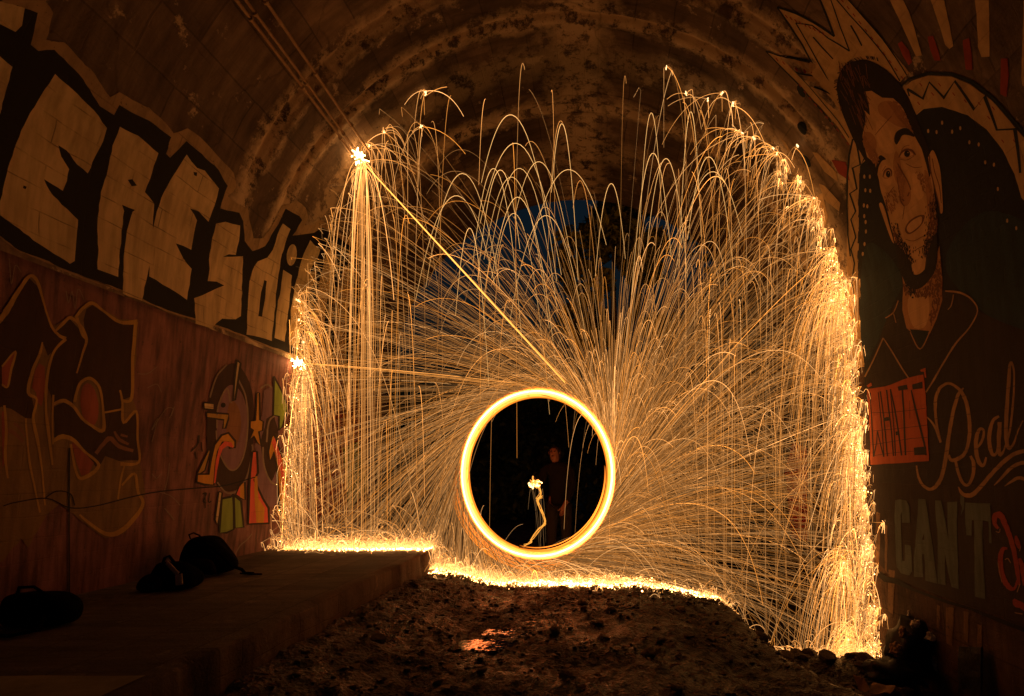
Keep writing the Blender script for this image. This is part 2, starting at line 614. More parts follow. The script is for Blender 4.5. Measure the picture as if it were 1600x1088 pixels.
def ell(cx, cy, rx, ry, n=20, rot=0.0):
    o = []
    for i in range(n):
        a = 2 * math.pi * i / n
        x, y = rx * math.cos(a), ry * math.sin(a)
        o.append((cx + x * math.cos(rot) - y * math.sin(rot), cy + x * math.sin(rot) + y * math.cos(rot)))
    return o
def crop(ox, oy, s, pts):
    return [tuple([ox + p[0] / s, oy + p[1] / s] + ([p[2] / s] if len(p) > 2 else [])) for p in pts]

P_CREAM = paint_mat('cream_paint', (0.72, 0.55, 0.3), wear=0.4, course=0.28, grime=0.8)
P_BLACK = paint_mat('black_paint', (0.008, 0.006, 0.005), wear=0.3, course=0.0, grime=0.3)
P_HALO = paint_mat('faded_cream_paint', (0.42, 0.29, 0.16), wear=0.5, course=0.2, grime=0.8)
P_BROWN = paint_mat('brown_paint', (0.05, 0.02, 0.012), wear=0.35, course=0.0, grime=0.7)
P_OCHRE = paint_mat('ochre_paint', (0.5, 0.3, 0.06), wear=0.4, course=0.1, grime=0.7)
P_OLIVE = paint_mat('olive_paint', (0.26, 0.16, 0.055), wear=0.45, course=0.1, grime=0.9)
P_ROSE = paint_mat('rose_paint', (0.38, 0.1, 0.06), wear=0.4, course=0.1, grime=0.8)
P_PURPLE = paint_mat('mauve_paint', (0.24, 0.13, 0.17), wear=0.38, course=0.05, grime=0.6)
P_GREYL = paint_mat('grey_line_paint', (0.3, 0.22, 0.17), wear=0.45, course=0.1, grime=0.7)
P_GREEN = paint_mat('green_paint', (0.26, 0.36, 0.06), wear=0.36, course=0.1, grime=0.6)
P_RED = paint_mat('red_paint', (0.75, 0.12, 0.08), wear=0.3, course=0.1, grime=0.5)
P_YELL = paint_mat('yellow_paint', (0.62, 0.3, 0.03), wear=0.3, course=0.1, grime=0.5)
P_BARK = paint_mat('dark_line_paint', (0.03, 0.018, 0.012), wear=0.4, course=0.1, grime=0.5)
P_TAN = paint_mat('tan_paint', (0.26, 0.12, 0.06), wear=0.35, course=0.1, grime=0.6)

# ---- left: big cream letters on black, on the haunch of the vault
A = lambda pts: crop(0, 0, 2.72, pts)
B = lambda pts: crop(0, 400, 2.72, pts)
C = lambda pts: crop(300, 200, 2.72, pts)
E5 = lambda pts: crop(200, 500, 2.72, pts)
halo_top = [(-40, 30), (0, 5), (20, -20), (60, -15), (82, 20), (72, 62), (100, 66), (120, 88), (148, 116), (172, 152), (186, 144), (206, 156), (232, 168), (256, 190), (270, 208), (292, 200), (312, 214), (336, 240), (364, 270), (368, 292), (354, 306), (370, 318), (386, 326), (388, 345),
            (394, 372), (408, 372), (428, 345), (440, 322), (462, 313), (478, 325), (482, 340), (476, 352), (488, 352), (500, 344), (514, 350), (530, 362), (545, 372), (560, 385)]
low_edge = [(560, 575), (540, 572), (500, 565), (455, 556), (425, 546), (400, 536), (372, 524), (345, 514), (300, 500), (258, 487), (224, 472), (170, 449), (130, 436), (100, 424), (66, 408), (30, 395), (0, 372), (-40, 352)]
patch('painted_background', [halo_top + low_edge], P_HALO, vault, 0, 'faded cream edge round the black lettering', 1.2)
blk_top = [(-40, 45), (0, 22), (26, 8), (58, 20), (48, 70), (60, 80), (85, 78), (100, 92), (130, 124), (156, 166), (178, 180), (186, 164), (214, 180), (240, 194), (266, 214), (258, 240), (264, 246), (290, 220), (314, 240), (340, 265), (354, 290), (342, 325), (372, 332), (378, 345),
           (380, 376), (392, 392), (412, 384), (434, 350), (446, 326), (468, 338), (472, 344), (456, 368), (474, 366), (490, 364), (504, 356), (530, 372), (560, 395)]
patch('painted_background', [blk_top + [(x, y - 3) for x, y in low_edge]], P_BLACK, vault, 1, 'black painted ground of the lettering', 1.0)
letters = [
    A([(235, 315), (330, 400), (400, 470), (455, 545), (440, 600), (375, 738), (330, 700), (285, 640), (250, 618), (262, 665), (296, 720), (286, 770), (268, 812), (225, 785), (188, 762), (212, 812), (262, 870), (330, 935), (322, 1010), (312, 1110), (292, 1122), (160, 1035), (0, 915), (0, 856), (30, 740), (60, 640), (92, 555), (130, 480), (180, 400)]),
    [(187, 198), (215, 212), (246, 239), (236, 270), (225, 300), (239, 318), (237, 360), (234, 400), (226, 440), (219, 470), (189, 459), (191, 400), (197, 360), (206, 331), (210, 328), (190, 320), (193, 330), (188, 370), (184, 400), (182, 433), (150, 421), (151, 400), (152, 340), (158, 300), (169, 265), (176, 228)],
    [(290, 241), (306, 262), (318, 266), (340, 294), (333, 320), (323, 346), (308, 330), (294, 325), (305, 344), (300, 366), (296, 390), (284, 384), (272, 380), (284, 404), (297, 420), (294, 445), (290, 469), (262, 450), (231, 432), (232, 400), (236, 365), (243, 330), (254, 300), (268, 275)],
    [(335, 349), (350, 346), (373, 352), (371, 376), (366, 398), (355, 397), (346, 401), (360, 401), (377, 400), (376, 440), (374, 494), (366, 499), (345, 498), (328, 513), (303, 506), (302, 485), (301, 466), (325, 456), (348, 446), (336, 440), (322, 439), (325, 420), (324, 406), (327, 388), (329, 372)],
    [(441, 349), (453, 358), (444, 380), (436, 406), (431, 440), (428, 470), (423, 533), (404, 527), (383, 523), (384, 490), (385, 465), (387, 440), (391, 424), (400, 408), (415, 402), (424, 390), (432, 366)],
    ell(454, 398, 8, 17, 14, 0.15),
    [(440, 421), (454, 430), (450, 470), (443, 534), (427, 528), (431, 480)],
    [(484, 375), (500, 390), (497, 400), (483, 424), (495, 424), (492, 434), (478, 470), (470, 500), (466, 545), (450, 538), (452, 485), (460, 440), (472, 400)],
    [(512, 388), (524, 400), (518, 430), (508, 480), (502, 560), (482, 552), (488, 500), (498, 440)],
    [(536, 412), (550, 425), (545, 470), (538, 565), (520, 560), (522, 500), (530, 450)],
    [(-20, 85), (0, 88), (20, 105), (12, 135), (0, 180), (-20, 190)],
    [(-20, 5), (0, 2), (38, 12), (34, 40), (24, 50), (0, 38), (-20, 30)],
]
for p in letters:
    patch('painted_letter', [p], P_CREAM, vault, 2, None, 0.9)
for p in ([(199, 281), (206, 280), (213, 290), (205, 291)], [(410, 437), (414, 439), (411, 470), (407, 495), (401, 494), (404, 465)], [(37, 290), (42, 292), (40, 296), (36, 294)], [(300, 268), (306, 269), (305, 275), (301, 273)]):
    patch('paint_mark', [p], P_BLACK, vault, 3)

# ---- left: brown letters with ochre outline
S = wall_l
patch('painted_background', [B([(-60, 240), (0, 255), (20, 220), (70, 150), (122, 84), (160, 118), (185, 220), (215, 300), (290, 258), (320, 255), (375, 200), (430, 225), (500, 268), (580, 272), (570, 450), (556, 606), (575, 660), (588, 880), (612, 1000), (600, 1060), (520, 1180), (440, 1200), (330, 1120), (250, 1050), (190, 1100), (110, 1240), (80, 1200), (0, 1300), (-60, 1300)])], P_OLIVE, S, 0, 'olive ground of the brown letters', 1.0)
brown = [
    B([(-60, 330), (0, 275), (60, 180), (120, 95), (155, 130), (180, 210), (200, 268), (228, 318), (268, 352), (238, 384), (196, 425), (176, 372), (158, 410), (132, 478), (110, 560), (128, 600), (136, 640), (130, 692), (100, 688), (40, 650), (0, 640), (-60, 660)]),
    B([(222, 330), (262, 290), (290, 268), (320, 300), (352, 335), (366, 365), (352, 330), (348, 270), (360, 225), (385, 208), (425, 235), (478, 275), (568, 290), (562, 330), (552, 470), (552, 596), (516, 612), (504, 650), (432, 660), (420, 580), (380, 522), (338, 540), (310, 600), (300, 628), (260, 614), (218, 622), (196, 560), (206, 440)]),
    B([(222, 640), (262, 622), (300, 640), (340, 690), (430, 742), (432, 668), (508, 652), (520, 712), (570, 668), (578, 760), (584, 868), (500, 872), (440, 850), (410, 905), (370, 860), (320, 800), (280, 770), (222, 770)]),
]
for p in brown: patch('painted_letter', [p], P_BROWN, S, 1, 'dark brown letter with ochre outline', 0.8)
for p in (B([(0, 470), (58, 405), (30, 550), (0, 555)]), B([(140, 490), (158, 455), (182, 470), (186, 560), (168, 640), (150, 620), (146, 580), (128, 560)]), ell(*(B([(372, 632)])[0]), 14, 34, 16, -0.1), B([(296, 790), (330, 810), (392, 880), (370, 925), (340, 935), (318, 880)]), B([(10, 660), (16, 760), (10, 880), (0, 900), (0, 660)])):
    patch('paint_fill', [p], P_ROSE, S, 2, None, 0.4)
outl = [
    B([(-40, 310), (0, 262, 22), (30, 215, 26), (70, 150, 18), (118, 86, 14), (150, 104, 14), (172, 175, 10), (190, 240, 8), (212, 300, 10), (240, 335, 12), (272, 352, 16)]),
    B([(272, 352, 14), (225, 400, 10), (200, 470, 12), (188, 560, 12), (186, 650, 10), (196, 740, 14), (214, 888, 8)]),
    B([(172, 366, 6), (160, 420, 12), (130, 490, 14), (112, 580, 14), (148, 610, 10), (132, 690, 12), (150, 780, 14), (168, 900, 8), (182, 1060, 8)]),
    B([(100, 690, 10), (108, 800, 8), (120, 900, 10), (160, 1090, 8)]),
    B([(225, 322, 8), (262, 285, 14), (290, 262, 14), (330, 290, 12), (360, 350, 12), (345, 410, 10), (318, 498, 6)]),
    B([(320, 262, 12), (340, 330, 10), (364, 358, 10)]),
    B([(312, 262, 12), (345, 222, 14), (385, 200, 14), (430, 232, 10), (500, 280, 14), (576, 280, 20)]),
    B([(570, 280, 16), (556, 440, 14), (552, 602, 14), (512, 615, 12)]),
    B([(502, 570, 8), (512, 620, 10), (518, 708, 12), (572, 660, 10), (578, 780, 10), (584, 876, 10), (505, 884, 16)]),
    B([(217, 800, 8), (214, 700, 8), (218, 590, 10)]),
    B([(215, 632, 10), (260, 614, 16), (304, 640, 14), (340, 690, 12), (382, 722, 12), (430, 740, 16), (428, 640, 10), (414, 560, 12), (374, 520, 14), (330, 545, 12), (308, 620, 12)]),
    B([(430, 666, 8), (508, 652, 8)]),
    B([(215, 790, 10), (250, 768, 20), (300, 780, 18), (350, 830, 10), (412, 888, 14), (360, 938, 16), (320, 930, 12), (292, 800, 10)]),
    B([(522, 890, 8), (505, 960, 8), (496, 1035, 8)]),
    B([(512, 975, 8), (565, 925, 12), (580, 1000, 12), (600, 1062, 14), (520, 1160, 22), (440, 1180, 16), (330, 1100, 10)]),
    B([(10, 635, 10), (18, 740, 12), (12, 850, 12), (22, 945, 8)]),
    B([(0, 470, 8), (58, 405, 8), (40, 480, 10), (24, 555, 8), (0, 545, 8)]),
]
strokes('painted_outline', outl, 5, P_OCHRE, S, 3, 'ochre outline of the brown letters')
strokes('painted_outline', [B([(400, 840, 16), (430, 800, 16), (460, 775, 20), (500, 810, 16), (560, 828, 14)]), B([(478, 745, 8), (500, 780, 14), (540, 800, 10)]), B([(505, 760, 10), (535, 768, 8)]), B([(50, 710, 10), (75, 730, 12), (100, 770, 8)]), B([(0, 760, 20), (40, 745, 16), (90, 790, 14)])], 6, P_TAN, S, 2, 'tan swirl inside the brown letters')
strokes('scrawled_tag', [B(q) for q in ([(275, 150), (285, 200), (300, 150), (312, 225), (325, 140), (350, 185)], [(35, 10), (42, 120), (60, 40), (85, 70)], [(620, 560), (660, 545), (680, 580)], [(640, 790), (665, 690), (640, 740), (700, 650), (735, 650)], [(715, 690), (735, 640), (722, 680)], [(715, 880), (706, 950), (690, 1010)], [(640, 925), (660, 945), (680, 925)], [(660, 1000), (720, 1020), (760, 1060)], [(580, 500), (620, 500), (660, 470)])], 1.2, P_GREYL, S, 1, 'thin pale scrawls on purple wall')

# ---- left: round coloured piece with shapes
mats = dict(k=P_BARK)
patch('painted_shape', [smooth_path(E5([(410, 200), (360, 260), (335, 380), (330, 500), (345, 620), (375, 700), (430, 730), (480, 710), (510, 650), (530, 560), (535, 420), (525, 300), (490, 220), (450, 185)]), True, 3)], P_BROWN, S, 1, 'big brown oval of the coloured mural')
patch('painted_shape', [smooth_path(E5([(415, 285), (380, 350), (372, 440), (390, 550), (420, 620), (450, 638), (480, 600), (500, 520), (505, 400), (485, 320), (450, 280)]), True, 3)], P_PURPLE, S, 2, 'mauve oval of the coloured mural')
patch('painted_shape', [smooth_path(E5([(425, 360), (415, 430), (420, 500), (445, 545), (470, 510), (480, 440), (470, 380), (445, 345)]), True, 3)], P_TAN, S, 3)
strokes('painted_outline', [E5([(415, 190), (370, 240), (342, 330)]), E5([(372, 470), (380, 540), (410, 610), (445, 640), (480, 610), (502, 530), (508, 420), (496, 320), (465, 250), (470, 200)]), E5([(375, 460), (378, 370), (415, 290), (430, 345), (440, 350)]), E5([(378, 690), (420, 735), (470, 725), (510, 665), (530, 560), (528, 530)]),
        E5([(575, 540), (580, 620), (610, 690), (650, 700)]), E5([(560, 290), (590, 275), (610, 290)]), E5([(590, 520), (600, 430), (640, 400)])], 2.6, P_GREYL, S, 4, 'pale grey ring lines of the coloured mural')
patch('painted_shape', [E5([(530, 660), (560, 600), (540, 540), (570, 400), (575, 300), (610, 280), (640, 400), (650, 520), (650, 720), (630, 800), (590, 790), (550, 750)])], P_PURPLE, S, 1)
patch('painted_shape', [E5([(588, 420), (620, 400), (640, 480), (640, 620), (610, 690), (580, 620), (565, 520)])], P_BROWN, S, 2)
def outlined(poly, mat, grow=1.7, layer=5):
    cx = sum(p[0] for p in poly) / len(poly); cy = sum(p[1] for p in poly) / len(poly)
    strokes('painted_outline', [list(poly) + [poly[0]]], grow * 2, P_BARK, S, layer, None, curve=False)
    patch('painted_shape', [poly], mat, S, layer - 1, None, 0.3)
outlined(E5([(458, 170), (474, 185), (452, 340), (442, 345), (448, 260)]), P_CREAM, 1.6)
outlined(E5([(315, 350), (360, 355), (360, 382), (318, 378)]), P_CREAM, 1.4)
outlined(E5([(328, 392), (424, 400), (424, 420), (412, 460), (400, 462), (404, 425), (330, 415)]), P_OCHRE, 1.4)
outlined(E5([(345, 560), (352, 540), (322, 640), (300, 655), (290, 650), (330, 570), (340, 550)]), P_OCHRE, 1.2)
outlined(E5([(285, 690), (290, 655), (340, 655), (350, 590), (365, 530), (395, 490), (425, 480), (455, 515), (455, 542), (430, 545), (425, 520), (400, 520), (380, 560), (370, 620), (362, 702), (320, 700)]), P_YELL, 1.7)
patch('painted_shape', [E5([(362, 695), (370, 600), (385, 540), (410, 515), (440, 522), (448, 545), (420, 535), (400, 550), (388, 580), (376, 640), (370, 690)])], P_RED, S, 6, None, 0.3)
outlined(E5([(545, 310), (556, 310), (560, 425), (574, 432), (572, 470), (556, 475), (567, 535), (548, 520), (536, 495), (515, 512), (532, 468), (518, 460), (518, 430), (540, 428)]), P_YELL, 1.3)
outlined(E5([(530, 560), (550, 560), (555, 650), (540, 680), (575, 760), (598, 800), (600, 865), (514, 868), (518, 760), (522, 650)]), P_RED, 1.7)
patch('painted_shape', [E5([(540, 665), (552, 665), (556, 760), (582, 800), (578, 862), (548, 862), (542, 780)])], P_YELL, S, 6, None, 0.3)
outlined(E5([(398, 760), (440, 752), (448, 740), (452, 790), (452, 890), (420, 905), (388, 905)]), P_GREEN, 1.7)
outlined(E5([(452, 745), (484, 770), (495, 882), (456, 885)]), P_GREEN, 1.7)
outlined(E5([(385, 730), (400, 735), (388, 830), (380, 870), (368, 850)]), P_CREAM, 1.2)
outlined(E5([(462, 745), (480, 700), (500, 690), (502, 765), (482, 760)]), P_YELL, 1.5)
patch('painted_shape', [E5([(464, 742), (480, 704), (480, 752)])], P_RED, S, 6, None, 0.3)
outlined(E5([(618, 240), (650, 300), (678, 372), (655, 455), (640, 470), (640, 410), (615, 405)]), P_GREEN, 1.5)
outlined(E5([(596, 560), (608, 500), (622, 490), (650, 570), (680, 640), (700, 790), (680, 840), (655, 860), (640, 760), (632, 620), (620, 560), (605, 600)]), P_YELL, 1.7)
patch('painted_shape', [E5([(610, 520), (622, 500), (650, 580), (668, 700), (690, 800), (680, 830), (662, 740), (645, 640), (625, 560)])], P_RED, S, 6, None, 0.3)
patch('paint_mark', [ell(*E5([(400, 362)])[0], 4, 4, 10)], P_BLACK, S, 5)
strokes('scrawled_tag', [E5([(312, 740), (330, 736), (318, 770), (330, 778)]), E5([(325, 735), (325, 800)]), E5([(345, 735), (340, 775), (352, 770)]), E5([(262, 560), (290, 530), (296, 490)]), E5([(280, 560), (285, 590)]), E5([(300, 490), (296, 525)]), E5([(308, 520), (312, 560)])], 1.8, P_BARK, S, 1, 'small dark scrawl beside the coloured mural')
strokes('scrawled_tag', [E5([(430, 965), (450, 1005), (480, 960), (510, 935), (530, 910)]), E5([(150, 800), (175, 830), (190, 850)])], 1.6, P_GREYL, S, 1, 'thin pale zigzag low on the wall')
# red and green pieces beyond the sparks
patch('painted_shape', [[(480, 640), (560, 650), (565, 800), (470, 830)]], P_ROSE, S, 1)
patch('painted_shape', [[(535, 700), (560, 690), (575, 760), (545, 800)]], P_GREEN, S, 2)
# the crack and the panel joint of the left wall
strokes('crack', [B([(0, 1062), (60, 1045), (190, 1030), (290, 1090 - 20), (400, 1062), (560, 1022), (680, 1000), (850, 985), (960, 975), (1090, 940)]), B([(180, 1030), (230, 1000), (290, 1010), (310, 1060)])], 1.8, P_BLACK, S, 6, 'ragged crack along the left wall')
strokes('panel_joint', [[(105, 700), (105, 800), (104, 900), (104, 944)]], 2.4, P_BLACK, S, 6, 'dark vertical joint in the left wall', curve=False)
# ---- right: the portrait mural
R = wall_r; VR = vault
G = lambda pts: crop(1200, 0, 2.72, pts)            # upper right
H = lambda pts: crop(1300, 80, 5.44, pts)           # hair and brow
J = lambda pts: crop(1300, 240, 3.886, pts)         # lower face
K = lambda pts: crop(1200, 350, 2.72, pts)          # chest
L_ = lambda pts: crop(1340, 540, 4.185, pts)        # lettering
M_ = lambda pts: crop(1380, 760, 4.532, pts)        # block lettering
P_MCREAM = paint_mat('mural_cream_paint', (0.56, 0.37, 0.18), wear=0.32, course=0.1, grime=0.6)
P_INK = paint_mat('mural_ink_paint', (0.012, 0.02, 0.024), wear=0.3, course=0.0, grime=0.4)
P_HAIR = paint_mat('mural_hair_paint', (0.014, 0.008, 0.007), wear=0.25, course=0.0, grime=0.4)
P_NIGHT = paint_mat('mural_night_paint', (0.012, 0.014, 0.02), wear=0.25, course=0.0, grime=0.6)
P_TEAL = paint_mat('mural_teal_paint', (0.018, 0.04, 0.05), wear=0.3, course=0.0, grime=1.0)
P_SKIN = paint_mat('mural_skin_paint', (0.58, 0.34, 0.16), wear=0.25, course=0.05, grime=0.5)
P_SKIN2 = paint_mat('mural_shade_paint', (0.42, 0.205, 0.088), wear=0.25, course=0.05, grime=0.5)
P_SKIN3 = paint_mat('mural_umber_paint', (0.17, 0.065, 0.03), wear=0.25, course=0.05, grime=0.5)
P_SOFT = paint_mat('mural_soft_shade_paint', (0.33, 0.15, 0.062), wear=0.25, course=0.05, grime=0.5)
P_SKINL = paint_mat('mural_pale_paint', (0.66, 0.39, 0.19), wear=0.25, course=0.05, grime=0.5)
P_HOOD = paint_mat('mural_hoodie_paint', (0.03, 0.017, 0.013), wear=0.28, course=0.1, grime=0.8)
P_CORD = paint_mat('mural_cord_paint', (0.4, 0.23, 0.11), wear=0.4, course=0.05, grime=0.7)
P_ORNG = paint_mat('mural_orange_paint', (0.46, 0.09, 0.02), wear=0.3, course=0.1, grime=0.5)
P_RUST = paint_mat('mural_rust_paint', (0.32, 0.045, 0.025), wear=0.35, course=0.05, grime=0.5)
P_SCRIPT = paint_mat('mural_script_paint', (0.38, 0.21, 0.09), wear=0.38, course=0.3, grime=0.7)
P_SLATE = paint_mat('mural_slate_paint', (0.105, 0.13, 0.115), wear=0.38, course=0.1, grime=0.9)
P_DARKW = paint_mat('mural_dark_ground', (0.035, 0.016, 0.01), wear=0.35, course=0.1, grime=0.9)

# which of the lining's two meshes the paint belongs to is only a matter of parenting
mural = VR
patch('painted_background', [[(1345, 240), (1338, 330), (1340, 420), (1345, 500), (1350, 560), (1352, 700), (1356, 800), (1372, 880), (1400, 905), (1480, 935), (1560, 962), (1660, 1010), (1660, 300), (1590, 240), (1540, 190), (1490, 160), (1440, 160), (1400, 200)]], P_NIGHT, mural, 0, 'night dark ground of the portrait mural', 0.6)
patch('painted_background', [smooth_path([(1346, 440), (1350, 560), (1370, 540), (1400, 470), (1412, 440), (1390, 400), (1355, 380)], True, 3)], P_TEAL, mural, 1, 'teal patch left of the portrait neck', 0.6)
patch('painted_background', [smooth_path([(1480, 400), (1510, 350), (1560, 330), (1640, 380), (1650, 520), (1600, 520), (1540, 490), (1490, 440)], True, 3)], P_TEAL, mural, 1, 'teal patch right of the portrait neck', 0.6)
patch('painted_background', [[(1352, 650), (1356, 800), (1372, 880), (1400, 905), (1480, 935), (1560, 962), (1660, 1010), (1660, 640), (1500, 630)]], P_DARKW, mural, 1, 'brown dark ground under the lettering', 0.5)
# spiked crown, cream
crown = G([(40, 30), (120, 55), (200, 95), (280, 152), (262, 90), (225, 0), (215, -60), (300, -60), (345, 0), (420, 80), (480, 150), (540, 230), (600, 310), (560, 350), (480, 290), (420, 255), (340, 270), (305, 330), (300, 400), (330, 500), (370, 590), (420, 700), (385, 740), (380, 860), (385, 1000), (385, 1100), (400, 1250), (405, 1400), (415, 1560), (350, 1560), (340, 1300), (335, 1100), (333, 900), (335, 720), (350, 620), (300, 540), (240, 460), (150, 350), (70, 270), (0, 205), (110, 235), (195, 280), (150, 190), (95, 100)])
patch('painted_crown', [crown], P_MCREAM, mural, 0, 'cream spiked crown behind the portrait', 0.4)
ink = [G(q) for q in ([(40, 30, 7), (120, 55, 7), (200, 95, 8), (285, 152, 7)], [(285, 152, 9), (262, 90, 9), (222, -10, 8)], [(40, 30, 6), (95, 110, 7), (150, 190, 7), (195, 280, 8)], [(0, 205, 6), (100, 235, 7), (195, 280, 9)],
       [(0, 205, 4), (70, 275, 5), (150, 352, 6), (240, 470, 5), (300, 560, 5)], [(120, 95, 5), (190, 105, 5), (260, 160, 5), (350, 215, 6)], [(120, 95, 5), (165, 170, 5), (215, 260, 5), (262, 345, 5)], [(262, 345, 5), (190, 315, 5), (130, 290, 5)],
       [(130, 290, 4), (190, 355, 4), (250, 440, 4), (345, 585, 4)], [(195, 155, 6), (235, 200, 6), (280, 248, 5)], [(210, 355, 5), (270, 398, 4)], [(350, 215, 5), (310, 110, 5), (268, -10, 5)], [(290, -10, 5), (350, 60, 5), (430, 150, 5), (500, 240, 5), (560, 345, 6)],
       [(340, -10, 4), (410, 70, 5), (490, 165, 5), (590, 320, 5)], [(355, 105, 7), (378, 145, 7), (402, 192, 6)], [(560, 370, 9), (600, 335, 11), (680, 312, 13), (780, 315, 14), (870, 350, 15), (960, 420, 16), (1040, 510, 16), (1120, 600, 16)])]
strokes('painted_outline', ink, 2, P_INK, mural, 2, 'dark ink outline of the crown', curve=False)
# halo band round the dark disc
band = [G([(575, 375), (610, 345), (680, 322), (780, 326), (860, 358), (950, 425), (1030, 515), (1110, 610), (1140, 800), (1100, 860), (1080, 840), (1050, 740), (1000, 640), (930, 550), (850, 490), (740, 455), (660, 465), (630, 490), (600, 420)])]
patch('painted_halo', band, P_MCREAM, mural, 1, 'cream zigzag halo right of the portrait', 0.4)
strokes('painted_outline', [G([(592, 378, 9), (610, 390, 12), (658, 420, 12), (686, 350, 10), (748, 415, 16), (795, 345, 12), (878, 465, 15), (922, 408, 18), (975, 552, 10), (1052, 548, 18), (1075, 735, 10)]), G([(592, 378, 6), (600, 410, 6)])], 3, P_INK, mural, 3, 'zigzag line on the halo', curve=False)
strokes('painted_outline', [G([(362, 590, 8), (345, 660, 8), (335, 760, 8), (333, 880, 7), (338, 1000, 6), (350, 1090, 6)]), G([(375, 600, 7), (392, 700, 9), (358, 715, 9), (375, 805, 7), (345, 825, 8), (370, 900, 7), (350, 935, 6), (372, 1010, 6), (352, 1060, 6), (368, 1120, 5), (358, 1200, 5), (375, 1300, 5), (362, 1400, 5)])], 3, P_INK, mural, 3, 'zigzag line on the narrow left halo', curve=False)
# rays and rust dashes
for q in ([(525, 0), (515, -40), (550, -40), (580, 0), (605, 55), (625, 120), (655, 235), (630, 240), (590, 150)], [(695, 0), (685, -40), (745, -40), (760, 40), (775, 110), (790, 195), (772, 208), (755, 190), (735, 120)], [(878, -40), (940, -40), (944, 60), (944, 240), (910, 242), (895, 200), (890, 60)], [(1090, -40), (1120, -40), (1120, 370), (1085, 365), (1080, 330)]):
    patch('painted_ray', [G(q)], P_MCREAM, mural, 1, None, 0.3)
for q in ([(553, 185), (570, 175), (600, 215), (612, 265), (598, 278), (575, 240)], [(680, 155), (704, 152), (722, 205), (735, 258), (708, 258), (690, 210)], [(830, 170), (858, 162), (868, 230), (870, 298), (842, 296), (835, 230)], [(993, 248), (1022, 248), (1026, 320), (1016, 412), (990, 400)], [(270, 680), (330, 690), (345, 770), (300, 740)]):
    patch('painted_dash', [G(q)], P_RUST, mural, 1, None, 0.3)
for q in ([(190, 645), (215, 650), (290, 735), (295, 775), (240, 730)], [(215, 780), (240, 790), (305, 865), (300, 900), (240, 850)], [(170, 850), (230, 820), (255, 920), (235, 1010), (200, 960)], [(50, 580), (75, 600), (125, 680), (105, 670)]):
    patch('painted_ray', [G(q)], P_MCREAM, mural, 1, None, 0.3)
for cx, cy in ((155, 375), (150, 543), (165, 685)):
    patch('painted_dot', [ell(*G([(cx, cy)])[0], 5, 11, 12, -0.5)], P_INK, mural, 1)
spk = []
for i in range(46):
    spk.append(None)
rs = random.Random(5)
def dash(x, y, l=6, a=0.9, w=1.5):
    dx, dy = math.cos(a) * l / 2, math.sin(a) * l / 2
    return [(x - dx, y - dy), (x + dx, y + dy)]
dl = []
for t in np.linspace(0, 1, 9): dl.append(dash(*G([(80 + 160 * t, 60 + 90 * t * 0.8 + 8)])[0]))
for t in np.linspace(0, 1, 8): dl.append(dash(*G([(50 + 200 * t, 240 + 95 * t)])[0]))
for t in np.linspace(0, 1, 10): dl.append(dash(*G([(150 + 190 * t, 350 + 260 * t)])[0]))
for t in np.linspace(0, 1, 11): dl.append(dash(*G([(320 + 250 * t, 0 + 330 * t ** 1.05)])[0]))
for x, y in ((650, 360), (700, 400), (730, 360), (790, 400), (840, 430), (900, 440), (940, 500), (1000, 600), (1050, 600), (960, 460), (640, 440), (820, 370)): dl.append(dash(*G([(x, y)])[0]))
strokes('painted_fleck', dl, 1.6, P_RUST, mural, 3, 'rust flecks sprinkled on the crown', curve=False)
fl = [ell(*G([(x, y)])[0], 1.7, 3.4, 8) for x, y in ((680, 558), (716, 562), (783, 560), (818, 545), (740, 522), (857, 605), (897, 614), (925, 690), (962, 700), (980, 803), (1022, 938), (1060, 970), (1058, 640), (408, 752), (432, 752), (412, 810), (433, 812), (405, 875), (420, 878), (407, 920), (413, 945), (415, 985), (410, 1038), (403, 1080))]
patch('painted_star', fl, P_MCREAM, mural, 3, 'pale specks on the dark disc', 0.0)['kind'] = 'stuff'
# head
patch('painted_hair', [smooth_path(H([(180, 740), (130, 620), (80, 480), (48, 360), (60, 220), (120, 110), (220, 75), (300, 70), (400, 115), (500, 190), (590, 300), (660, 420), (720, 580), (770, 700), (830, 860), (850, 1000), (870, 1100), (820, 1240), (700, 1250), (500, 1200), (380, 1100), (300, 960), (230, 840)]), True, 3)], P_HAIR, mural, 4, 'black hair of the portrait', 0.8)
face = H([(290, 340), (340, 335), (430, 395), (520, 400), (580, 455), (610, 500), (650, 600), (700, 720), (760, 830), (800, 960), (830, 1080)]) + J([(600, 120), (618, 200), (630, 320), (640, 420), (635, 560), (625, 700), (560, 800), (480, 800), (420, 700), (390, 560), (360, 450), (330, 330), (300, 240), (285, 160), (262, 60)]) + H([(300, 900), (262, 720), (290, 600), (280, 500), (325, 545), (315, 440)])
patch('painted_face', [face], P_SKIN, mural, 5, 'tan painted face of the portrait', 0.4)
def skin(poly, mat, layer=6, label=None, c=True):
    patch('painted_detail', [smooth_path(poly, True, 3) if c else poly], mat, mural, layer, label, 0.25)
skin(H([(400, 450), (480, 420), (560, 470), (600, 560), (640, 640), (560, 640), (450, 570), (400, 520)]), P_SKIN2)
skin(H([(270, 700), (330, 690), (380, 760), (370, 860), (310, 880), (280, 800)]), P_SKIN2)
skin(H([(540, 850), (575, 900), (590, 1010), (600, 1100), (640, 1180), (600, 1190), (540, 1100), (520, 980)]), P_SKIN2)
skin(J([(400, 60), (425, 100), (440, 140), (465, 190), (480, 240), (470, 300), (440, 320), (408, 290), (410, 220), (395, 140)]), P_SKIN2)
skin(J([(560, 100), (600, 160), (620, 300), (625, 440), (600, 500), (585, 400), (575, 260)]), P_SKIN2)
skin(H([(380, 600), (470, 620), (520, 760), (520, 860), (440, 860), (390, 760)]), P_SKINL)
skin(J([(490, 120), (550, 130), (570, 220), (540, 280), (500, 250)]), P_SKINL)
